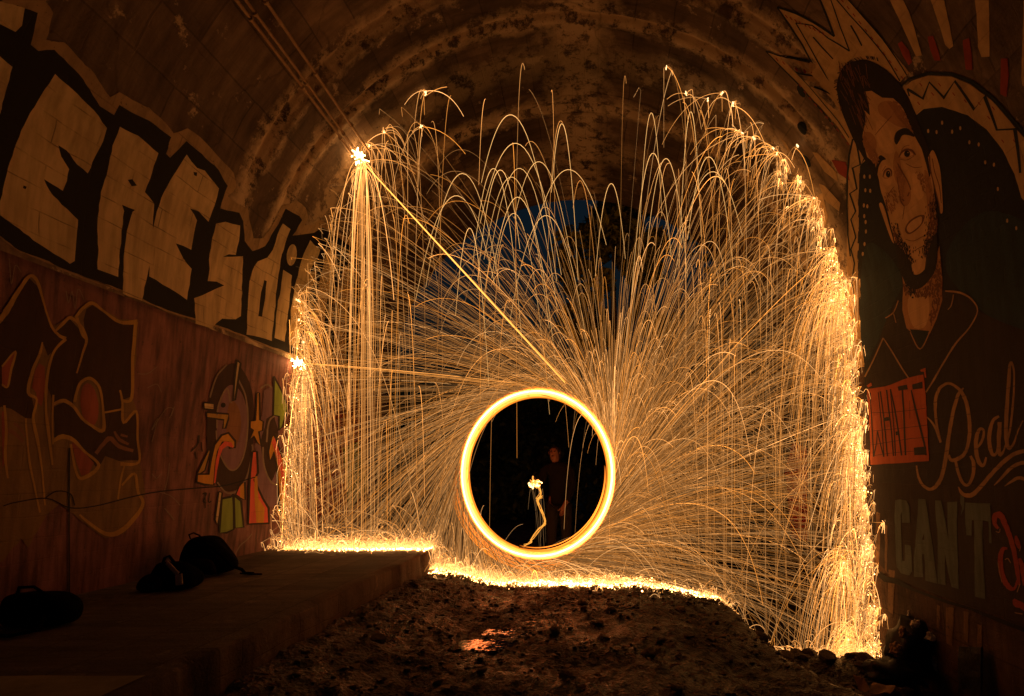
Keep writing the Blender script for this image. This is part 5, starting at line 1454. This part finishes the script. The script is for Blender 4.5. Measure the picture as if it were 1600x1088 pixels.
# loose outer turns, low on the left, and an inner turn low on the right
for k in range(7):
    add_strand(rx=RA + .06 + .015 * k, rz=RB + .03 + .013 * k, cx=-.03 + .004 * k, cz=-.05 - .006 * k, r=.006, hot=DIM if k > 2 else ORG, a0=math.radians(170 + 3 * k), a1=math.radians(320 - 5 * k), fade=True)
for k in range(2):
    add_strand('inner turn of fire low on the right' if k == 0 else None, rx=RA - .066 - .016 * k, rz=RB - .055 - .012 * k, cx=-.02, cz=.02 + .008 * k, r=.006, hot=(3.4, .8, .07), a0=math.radians(255), a1=math.radians(365), fade=True)

# ---- the burning tuft in the hand and the squiggle below it
tc_ = at(835, 757, 7.12)
tuft = thing('burning_wool', 'white hot tuft of burning wool held in front of the person', 'burning wool', tc_)
PP = []; HH = []; RR = []
for k in range(60):
    a = rg.uniform(0, 6.28); l = rg.uniform(.006, .035)
    c = np.array(tc_) + rg.normal(0, 1, 3) * np.array([.035, .02, .024]) + np.array([.02, 0, .012]) * rg.normal()
    t = np.linspace(-1, 1, 4)[:, None]
    PP.append(c + t * l * np.array([math.cos(a), rg.uniform(-.4, .4), math.sin(a)]) + rg.normal(0, .003, (4, 3)))
    HH.append(np.tile((np.array((6, 3., 1.0)) if k < 26 else np.array((2.0, .7, .1))), (4, 1))); RR.append(rg.uniform(.004, .009))
tubes_mesh('tuft', PP, HH, RR, M_RING, tuft, 5)
sq = [(842, 762), (846, 772), (838, 779), (846, 775), (840, 782), (843, 792), (850, 806), (851, 818), (845, 826), (836, 834), (830, 843), (828, 848), (818, 853)]
PP = []; HH = []; RR = []
for k in range(5):
    pts = smooth_path([tuple(at(x + rg.normal(0, 1.3) , y + rg.normal(0, 1.2), 7.12)) for x, y in sq], False, 6)
    PP.append(np.array(pts)); n = len(pts)
    HH.append(np.tile(np.array((1.6, .6, .08)) * rg.uniform(.6, 1), (n, 1))); RR.append(rg.uniform(.003, .006))
tubes_mesh('ember_trail', PP, HH, RR, M_RING, tuft, 5)
PP = []; HH = []; RR = []
for k in range(12):
    x = rg.uniform(824, 848); p = at(x, 764, 7.12); vx = rg.uniform(-.4, .4); h0 = rg.uniform(.1, .9)
    t = np.linspace(0, rg.uniform(.12, .4), 9)
    PP.append(np.stack([p.x + vx * t, p.y + 0 * t, p.z - 1.0 * t - 4.9 * t * t], 1)); HH.append(np.tile(np.array((.8, .4, .14)) * h0 * .7, (9, 1)) * np.linspace(1, .4, 9)[:, None]); RR.append(.0025)
tubes_mesh('falling_embers', PP, HH, RR, M_SPARK, tuft, 3)

# ---- flying sparks: launched along the tangent (the wool turns anticlockwise), slowed by air, bounced by the lining
G9 = 9.81
def floor_z(X, Y):
    z = -0.05 + 0.2 * sstep(-0.9, -2.05, X) - 0.2 * sstep(0.4, 1.5, X) - 0.72 * sstep(1.55, 2.15, X)
    return np.where(X < -2.0, PLZ + 0.008, z + 0.04)
def half_w(Z):
    return np.where(Z > ZS, HW * np.sqrt(np.clip(1 - ((Z - ZS) / RV) ** 2, 0, 1)), HW + BAT * (ZS - Z))
def simulate(p, v, drag, life, dt=0.008, steps=170, e=0.22, stick=0.0, rng=RNG, fan=1.0):
    n = len(p); P = np.zeros((steps, n, 3)); Sp = np.zeros((steps, n)); alive = np.ones(n, bool)
    end = np.full(n, steps, int); hits = []; nb = np.zeros(n, int)
    p = p.copy(); v = v.copy(); life = life.copy()
    for s in range(steps):
        P[s] = p; Sp[s] = np.linalg.norm(v, axis=1)
        done = alive & (s * dt > life); end[done] = s; alive &= ~done
        if not alive.any(): break
        sp = Sp[s][:, None]
        v = v - dt * (drag[:, None] * v * (0.6 + 0.05 * sp)); v[:, 2] -= G9 * dt
        q = p + v * dt
        zf = floor_z(q[:, 0], q[:, 1])
        hf = alive & (q[:, 2] < zf)
        # the platform's vertical face counts as floor only when met from above
        side = hf & (q[:, 0] < -2.0) & (p[:, 0] >= -2.0) & (p[:, 2] < PLZ)
        hw = half_w(np.minimum(q[:, 2], ZS + RV * 0.999))
        hwall = alive & (~hf) & ((np.abs(q[:, 0] - XC) > hw - 0.02) | (q[:, 2] > ZS + RV - .03))
        hit = hf | hwall
        if hit.any():
            i = np.where(hit)[0]
            hits.append(np.concatenate([p[i], v[i], np.stack([hf[i], np.full(len(i), s * dt)], 1)], 1))
            spd = np.linalg.norm(v[i], axis=1)
            # inward normal
            nrm = np.zeros((len(i), 3)); f = hf[i] & ~side[i]
            nrm[f, 2] = 1
            nrm[side[i], 0] = 1
            g = ~hf[i]
            cx = (p[i][:, 0] - XC) / HW ** 2; cz = np.where(p[i][:, 2] > ZS, (p[i][:, 2] - ZS) / RV ** 2, 0)
            l = np.hypot(cx, cz) + 1e-9
            nrm[g, 0] = (-cx / l)[g]; nrm[g, 2] = (-cz / l)[g]
            vn = (v[i] * nrm).sum(1, keepdims=True)
            refl = v[i] - (1 + e * rng.uniform(.4, 1.3, (len(i), 1))) * np.minimum(vn, 0) * nrm
            tang = refl - (refl * nrm).sum(1, keepdims=True) * nrm
            refl = refl - tang * rng.uniform(.55, .95, (len(i), 1))
            refl += rng.normal(0, .05, (len(i), 3)) * spd[:, None] * fan
            v[i] = refl; q[i] = p[i]
            nb[i] += 1
            die = nb[i] >= rng.integers(1, 4, len(i))
            kk = i[die & hf[i]]
            life[kk] = np.minimum(life[kk], s * dt + 0.02)
            kk = i[(rng.random(len(i)) < 0.45) & ~hf[i]]
            life[kk] = np.minimum(life[kk], s * dt + rng.uniform(.05, .35, len(kk)))
        p = np.where(alive[:, None], q, p)
    return P, Sp, end, (np.concatenate(hits) if hits else np.zeros((0, 8)))
def to_paths(P, Sp, end, bright, rad, stride, tint=None, dt=0.008, ref=3.2, cool=0.9):
    paths = []; heats = []; rr_ = []
    n = P.shape[1]
    for i in range(n):
        m = end[i]
        if m < 3: continue
        # keep corners: stride samples but always the ones round a bounce
        idx = list(range(0, m, stride))
        if idx[-1] != m - 1: idx.append(m - 1)
        idx = np.array(idx)
        q = P[idx, i]; s = Sp[idx, i]
        t = idx * dt
        b = bright[i] * np.clip(ref / (s + 0.7), 0.2, 1.6) ** 0.95 * np.exp(-t * cool)
        b = b[:, None]
        red = np.clip(b / 1.2, 0.0, 1.0)
        c = b * (np.array([1.0, 0.36, 0.06]) * (1 - red) + np.array([1.0, 0.5, 0.13]) * red) if tint is None else b * (np.array([1.0, 0.32, 0.04]) * (1 - tint[i]) + np.array([1.0, .47, .15]) * tint[i])
        paths.append(q); heats.append(c); rr_.append(rad[i])
    return paths, heats, rr_
def launch(n, th, vlo, vhi, pow_=1.0, spread=10, outm=6, ydev=0.03, rng=RNG):
    r = rng.uniform(-.05, .05, n)
    p = np.stack([RC.x + (RA + r) * np.cos(th), RC.y + rng.uniform(-.03, .05, n), RC.z + (RB + r) * np.sin(th)], 1)
    sp = vlo + (vhi - vlo) * rng.random(n) ** pow_
    off = np.radians(np.clip(rng.normal(outm, spread, n), -1, 60))
    tx, tz = -np.sin(th), np.cos(th); ox, oz = np.cos(th), np.sin(th)
    v = np.stack([sp * (tx * np.cos(off) + ox * np.sin(off)), sp * rng.normal(0, ydev, n), sp * (tz * np.cos(off) + oz * np.sin(off))], 1)
    return p, v
NS = 3500
th = RNG.uniform(0, 2 * np.pi, NS)
u = RNG.random(NS)
# a little thicker where the wool was burning best: lower right quadrant throwing up and to the right
th = np.where(u < 0.36, np.radians(RNG.normal(-32, 30, NS)), th)
p0, v0 = launch(NS, th, 3.5, 26, 1.0, 9, 5)
sp0 = np.linalg.norm(v0, axis=1)
upw = np.clip(v0[:, 2] / sp0, 0, 1) ** 3 * (1 - .8 * np.clip(v0[:, 0] / sp0 * 2.2, 0, 1))
v0 *= (1 - 0.62 * upw * RNG.random(NS) ** 0.2)[:, None]
drag = RNG.uniform(1.2, 3.8, NS); life = RNG.uniform(0.12, 0.34, NS) + .8 * RNG.random(NS) ** 1.7
P, Sp, end, hits = simulate(p0, v0, drag, life)
bright = RNG.lognormal(-0.12, 0.55, NS)
rad = .0014 + .0024 * RNG.random(NS) ** 1.8
tint = np.clip(RNG.normal(.45, .3, NS) + np.where(np.cos(th) < 0, .15, 0), 0, 1)
# hardly anything crosses the hole of the ring
for i in range(NS):
    q = P[:end[i], i]
    ins = ((q[:, 0] - RC.x) / RA) ** 2 + ((q[:, 2] - RC.z) / RB) ** 2 < .9
    if ins.any() and RNG.random() < .85: end[i] = min(end[i], int(np.argmax(ins)))
paths, heats, radii = to_paths(P, Sp, end, bright, rad, 4, tint)
shower = tubes_mesh('spark_shower', paths, heats, radii, M_SPARK, None, 3)
tag(shower, 'thousands of glowing spark streaks thrown out from the ring', 'sparks', kind='stuff')

# ---- hops where sparks land
def hops(C0, n, vlo, vhi, up, bright_m, life_hi, rng=RNG, rad_=(.0018, .0036), ysd=.4):
    a = rng.normal(size=(n, 3)); a /= np.linalg.norm(a, axis=1)[:, None]
    v = a * (vlo + (vhi - vlo) * rng.random(n) ** 2)[:, None]
    v[:, 1] *= ysd
    v += np.array(up)[None, :] * rng.uniform(.2, 1.0, (n, 1))
    li = rng.uniform(.06, life_hi, n)
    Pq, Sq, en, _ = simulate(C0, v, rng.uniform(1, 4, n), li, dt=0.014, steps=int(life_hi / .014) + 3, e=.5, fan=2)
    return to_paths(Pq, Sq, en, bright_m * rng.lognormal(0, .5, n), rng.uniform(*rad_, n), 3, np.clip(rng.normal(.6, .3, n), 0, 1), dt=.014, ref=2.2, cool=1.5)
hp, hh, hr = [], [], []
def addh(t):
    hp.extend(t[0]); hh.extend(t[1]); hr.extend(t[2])
wall_hits = hits[(hits[:, 6] == 0)]
floor_hits = hits[(hits[:, 6] == 1)]
wr = wall_hits[wall_hits[:, 0] > 1.8]; wl = wall_hits[wall_hits[:, 0] < -1.5]
wl = wl[(wl[:, 2] < 3.0) | (RNG.random(len(wl)) < .12)]
def pick(Hs, n): return Hs[RNG.integers(0, len(Hs), n)][:, :3].copy()
wr2 = wr[(vnoise(wr[:, 2] * 2.2, wr[:, 2] * 0, 7) > -.12) | (RNG.random(len(wr)) < .3)]
n = 520; c = pick(wr, n); addh(hops(c, n, .3, 2.6, (-.6, 0, .6), 1.0, .42))
n = 1200; c = pick(wr2, n); addh(hops(c, n, .1, .9, (-.12, 0, .3), 2.1, .2))
n = 2200; c = pick(wr2, n) + RNG.normal(0, .035, (n, 3)); addh(hops(c, n, .1, 1.0, (-.2, 0, .2), 1.1, .16, rad_=(.0009, .0016)))  # hair-thin sparks added to imitate soft bloom round the wall strip
n = 280; c = pick(wl, n); addh(hops(c, n, .3, 2.4, (.6, 0, .6), 0.8, .4))
n = 1700; c = pick(floor_hits, n); addh(hops(c, n, .2, 2.2, (0, 0, 1.4), 1.1, .34))
# streams running down the right wall
n = 430
zz = RNG.uniform(-.9, 3.4, n) ** 1.0; sx = XC + half_w(np.minimum(zz, 6)) - np.abs(RNG.normal(0, .16, n)) - .03
c = np.stack([sx, D + RNG.normal(0, .07, n), zz], 1)
Pq, Sq, en, _ = simulate(c, np.stack([RNG.normal(-.25, .35, n), RNG.normal(0, .15, n), RNG.normal(.4, .9, n)], 1), RNG.uniform(1, 3, n), RNG.uniform(.12, .55, n), e=.3, steps=75)
t = to_paths(Pq, Sq, en, 1.0 * RNG.lognormal(0, .5, n), RNG.uniform(.002, .0038, n), 4, np.clip(RNG.normal(.5, .3, n), 0, 1)); addh(t)
n = 100
zz = RNG.uniform(.5, 3.2, n); sx = XC - half_w(zz) + np.abs(RNG.normal(0, .2, n)) + .03
c = np.stack([sx, D + RNG.normal(0, .07, n), zz], 1)
Pq, Sq, en, _ = simulate(c, np.stack([RNG.normal(.2, .35, n), RNG.normal(0, .15, n), RNG.normal(.4, .8, n)], 1), RNG.uniform(1, 3, n), RNG.uniform(.12, .55, n), e=.3, steps=75)
addh(to_paths(Pq, Sq, en, .8 * RNG.lognormal(0, .5, n), RNG.uniform(.002, .0035, n), 4, np.clip(RNG.normal(.6, .3, n), 0, 1)))
# thin lines dropping from the vault
for x0_, x1_, n in ((1.0, 3.0, 90), (-3.3, -2.2, 40), (-2.2, 1.0, 24)):
    x = RNG.uniform(x0_, x1_, n); zt = ZS + RV * np.sqrt(np.clip(1 - ((x - XC) / HW) ** 2, .01, 1)) - .12
    z = np.where(RNG.random(n) < .2, zt, zt * RNG.uniform(.35, .9, n))
    c = np.stack([x, D + RNG.normal(0, .12, n), z], 1)
    Pq, Sq, en, _ = simulate(c, np.stack([RNG.normal(0, .25, n), RNG.normal(0, .04, n), RNG.normal(.2, .7, n)], 1), RNG.uniform(.8, 2.6, n), RNG.uniform(.5, 1.5, n), e=.3, steps=190)
    if x1_ < 1.5:
        for i in range(n):
            q = Pq[:en[i], i]; ins = ((q[:, 0] - RC.x) / RA) ** 2 + ((q[:, 2] - RC.z) / RB) ** 2 < 1.1
            if ins.any() and i % 3: en[i] = int(np.argmax(ins))
    addh(to_paths(Pq, Sq, en, .95 * RNG.lognormal(0, .35, n), RNG.uniform(.0018, .003, n), 5, np.clip(RNG.normal(.35, .25, n), 0, 1), ref=4, cool=.4))
# the beds of sparks along the floor
def bed(x0, x1, n, hot, ysd=.13, z=None, vh=1.6, upv=.9, life_=.26, cx=None, cw=1):
    x = RNG.uniform(x0, x1, n) if cx is None else np.clip(RNG.normal(cx, cw, n), x0, x1)
    y = D + RNG.normal(0, ysd, n)
    zf = floor_z(x, y) + .015 if z is None else np.full(n, z)
    addh(hops(np.stack([x, y, zf], 1), n, .1, vh, (0, 0, upv), hot, life_, rad_=(.002, .0045)))
bed(-3.75, -2.02, 2300, 1.7)
bed(-3.75, -2.02, 1500, 2.4, .07, vh=.7, upv=.3, life_=.2, cx=-2.55, cw=.42)
bed(-2.0, 1.5, 2600, 1.5)
for a_, b_ in ((-3.75, -2.02), (-2.0, 1.5)):
    x = RNG.uniform(a_, b_, 2200); c = np.stack([x, D + RNG.normal(0, .12, 2200), floor_z(x, x) + .02 + np.abs(RNG.normal(0, .03, 2200))], 1)
    addh(hops(c, 2200, .1, .9, (0, 0, .5), 1.2, .18, rad_=(.0009, .0016)))  # extra faint sparks imitating a haze of glow over the beds
bed(-1.9, 1.5, 1700, 2.2, .07, vh=.7, upv=.3, life_=.2, cx=-.2, cw=.55)
bed(-2.0, -1.6, 420, 1.9, .08, vh=.8, upv=.4, life_=.2)
bed(1.3, 3.4, 1100, 1.1, .16, vh=1.8)
hop_o = tubes_mesh('bouncing_sparks', hp, hh, hr, M_SPARK, None, 3)
tag(hop_o, 'dense short curls of sparks bouncing on walls and floor', 'sparks', kind='stuff')
# embers lying where they fell
def embers():
    n = 5200
    k = RNG.random(n)
    x = np.where(k < .32, np.clip(RNG.normal(-2.6, .42, n), -3.7, -2.02), np.where(k < .75, np.clip(RNG.normal(-.25, .75, n), -1.98, 1.5), RNG.uniform(-3.7, 1.6, n)))
    y = D + RNG.normal(0, .1, n); 
    z = np.where(x < -2.0, PLZ + .014, ground_z(x, y) + .012)
    # some cling to the walls for a moment
    m = 240
    zz = np.where(RNG.random(m) < .8, RNG.uniform(-.9, 4.2, m), 0); lf = RNG.random(m) < .22
    zz = np.where(lf, RNG.uniform(.5, 3.4, m), np.where(zz == 0, RNG.uniform(-.9, .6, m), zz))
    xs = np.where(lf, XC - half_w(zz) + .05, XC + half_w(zz) - .05) + np.where(lf, 1, -1) * np.abs(RNG.normal(0, .07, m))
    x = np.concatenate([x, xs]); y = np.concatenate([y, D + RNG.normal(0, .09, m)]); z = np.concatenate([z, zz]); n += m
    c = np.stack([x, y, z], 1); r = RNG.uniform(.004, .011, n)
    r[-m:] *= .65
    base_v = np.array([(1, 1, 1), (1, -1, -1), (-1, 1, -1), (-1, -1, 1)]) * 0.8
    V = (c[:, None, :] + r[:, None, None] * base_v[None]).reshape(-1, 3)
    F = (np.arange(n)[:, None, None] * 4 + np.array([(0, 1, 2), (0, 3, 1), (0, 2, 3), (1, 3, 2)])[None]).reshape(-1, 3)
    o = fast_mesh('embers', V, F, M_EMBER)
    b = RNG.uniform(.6, 3.2, n) * (1 + 1.6 * np.exp(-((x + 2.5) / .4) ** 2) + 1.4 * np.exp(-((x + .2) / .4) ** 2))
    h_ = np.repeat(b, 4)[:, None] * np.array([1.0, .42, .11])
    at_ = o.data.attributes.new('spark_heat', 'FLOAT_COLOR', 'POINT')
    at_.data.foreach_set('color', np.concatenate([h_, np.ones((len(h_), 1))], 1).astype(np.float32).ravel())
    return tag(o, 'white hot embers lying in a line across the tunnel floor', 'embers', kind='stuff')
M_EMBER = glow_mat('ember_glow', 9.0)
embers()

# ---- the few great streaks one can single out
def streak(name, label, x0, x1, r, hot, burst_n, burst_z, spreadx, nfall=0, sag=0.0):
    a = np.array(at(*x0, D - .05)); Yw = min(D - .02, on_wall(*x1)[0] * .975); b = np.array(at(*x1, Yw))
    root = thing(name, label, 'spark streak', tuple(b))
    t = np.linspace(0, 1, 24)[:, None]
    line = a + (b - a) * t; line[:, 2] += sag * 4 * (t * (1 - t))[:, 0]
    ps = []; hs_ = []; rs_ = []
    for k in range(5):
        jit = np.array([RNG.normal(0, .014), RNG.normal(0, .02), RNG.normal(0, .014)])
        ps.append(line + jit * np.linspace(1, .2, 24)[:, None]); hs_.append(np.tile(np.array(hot) * (1 if k == 0 else .6), (24, 1)) * np.linspace(.7, 1.15, 24)[:, None]); rs_.append(r * (1 if k == 0 else .45))
    tubes_mesh('streak', ps, hs_, rs_, M_SPARK, root, 5)
    n = burst_n
    v = np.stack([RNG.normal(.03, spreadx, n) * np.where(RNG.random(n) < .5, .5, 1.1), RNG.normal(0, .06, n), RNG.normal(.1, .5, n)], 1)
    c = np.tile(b + np.array([.05, 0, -.06]), (n, 1)) + RNG.normal(0, .02, (n, 3))
    Pq, Sq, en, _ = simulate(c, v, RNG.uniform(.8, 2.4, n), RNG.uniform(.2, 1.5, n) if nfall == 0 else RNG.uniform(.5, 1.5, n), e=.3, steps=190)
    tp = to_paths(Pq, Sq, en, 1.35 * RNG.lognormal(0, .55, n), .0016 + .003 * RNG.random(n) ** 2.5, 5, np.clip(RNG.normal(.5, .2, n), 0, 1), ref=4.5, cool=.3)
    tubes_mesh('falling_sparks', tp[0], tp[1], tp[2], M_SPARK, root, 3)
    n = 40; cc = np.tile(b, (n, 1)) + RNG.normal(0, .03, (n, 3))
    d_ = RNG.normal(size=(n, 3)); 
    pts = [np.stack([cc[i], cc[i] + d_[i] * RNG.uniform(.01, .035)]) for i in range(n)]
    tubes_mesh('impact_flash', pts, [np.tile(np.array((22, 11, 3.5)), (2, 1))] * n, [.007] * n, M_RING, root, 5)
    return root
streak('spark_streak', 'thickest straight streak from the ring to the burst at the end of the pipes', (884, 600), (560, 246), .008, (2.6, .95, .16), 36, 0, .42, nfall=1)
streak('spark_streak', 'thin level streak from the ring to the burst halfway up the left wall', (800, 603), (468, 568), .0035, (1.7, .62, .11), 30, 0, .45, sag=.02)
# bursts high on the vault
bp_, bh_, br_ = [], [], []
for (x, y, n, s, b) in ((665, 146, 20, .7, .8), (600, 206, 26, .8, .9), (577, 228, 40, .8, 1.0), (658, 198, 18, .6, .8), (1041, 106, 9, .5, .75), (1072, 146, 12, .5, .8), (1106, 156, 8, .6, .8), (1128, 146, 12, .6, .9), (1145, 163, 22, .8, 1.0), (1160, 208, 30, .8, 1.0), (1178, 216, 24, .7, 1.0), (1208, 232, 30, .8, 1.0), (1214, 240, 26, .8, 1), (1246, 228, 8, .5, .9), (1250, 285, 50, .9, 1.1), (1272, 310, 50, .9, 1.1), (1296, 398, 60, .9, 1.2), (1306, 442, 90, .9, 1.5), (1300, 470, 60, .8, 1.3), (466, 470, 20, .6, .9), (467, 500, 30, .6, 1.1), (474, 535, 36, .7, 1.1), (1318, 880, 110, .7, 1.5), (1330, 700, 60, .7, 1.3), (1325, 1000, 120, .8, 1.5), (1345, 1010, 100, .8, 1.5), (562, 262, 60, .7, 1.1)):
    # the burst sits on the lining where this ray meets it, or in the plane of the fire
    q = np.array(at(x, y, min(D, on_wall(x, y)[0] * .985)))
    hw = float(half_w(np.array([min(q[2], ZS + RV * .995)]))[0])
    q[0] = XC + np.clip(q[0] - XC, -hw + .04, hw - .04); q[2] = min(q[2], ZS + RV - .05)
    if 1.8 < q[0] and q[2] < -.8: q[2] = -.85
    top_ = y < 420
    if top_: n = int(n * .42); s = s * 1.9
    v = np.stack([RNG.normal(0.0, s, n) - .25 * np.sign(q[0] - XC), RNG.normal(0, .12, n), RNG.normal(.35, .6, n)], 1)
    c = np.tile(q, (n, 1)) + RNG.normal(0, .015, (n, 3)) * (1 if top_ else np.array([3, 3, 11]))
    Pq, Sq, en, _ = simulate(c, v, RNG.uniform(.8, 3, n), RNG.uniform(.12, .5 if top_ else .9, n) * np.where(RNG.random(n) < .15, 2, 1), e=.3, steps=120)
    tp = to_paths(Pq, Sq, en, b * RNG.lognormal(0, .4, n), RNG.uniform(.002, .004, n), 4, np.clip(RNG.normal(.4, .25, n), 0, 1), ref=3.4, cool=.8)
    bp_ += tp[0]; bh_ += tp[1]; br_ += tp[2]
    for k in range(4):
        d_ = RNG.normal(size=3) * .012
        bp_.append(np.stack([q - d_, q + d_])); bh_.append(np.tile(np.array((3.5, 2., .8)), (2, 1))); br_.append(.006)
tag(tubes_mesh('spark_bursts', bp_, bh_, br_, M_SPARK, None, 3), 'sprays of sparks breaking where streaks hit the vault and walls', 'sparks', kind='stuff')
# tall arches over the ring, between the big streaks
n = 22
x_ = RNG.uniform(700, 1130, n); h_ = RNG.uniform(150, 330, n)
ap, ah, ar = [], [], []
for i in range(n):
    apex = np.array(at(x_[i], h_[i] + abs(x_[i] - 930) * .15, D + RNG.normal(0, .1)))
    side = np.sign(x_[i] - 925) * RNG.uniform(.15, 1.0) if abs(x_[i] - 925) > 25 else RNG.uniform(.1, .2)
    tt = np.linspace(-RNG.uniform(.35, .6), RNG.uniform(.4, .62), 24)
    vx = side * (np.where(tt < 0, 1.35, 1.0))
    q = np.stack([apex[0] + vx * tt, apex[1] + 0 * tt, apex[2] - 4.9 * tt * tt * np.where(tt < 0, 1.5, .85)], 1)
    sp = np.hypot(vx, 9.8 * tt); b = 1.15 * np.clip(3 / (sp + .8), .3, 1.5) ** .7
    ap.append(q); ah.append(b[:, None] * np.array([1.0, .5, .15])); ar.append(RNG.uniform(.0028, .0042))
tag(tubes_mesh('spark_arches', ap, ah, ar, M_SPARK, None, 3), 'tall narrow spark arches rising above the ring', 'sparks', kind='stuff')
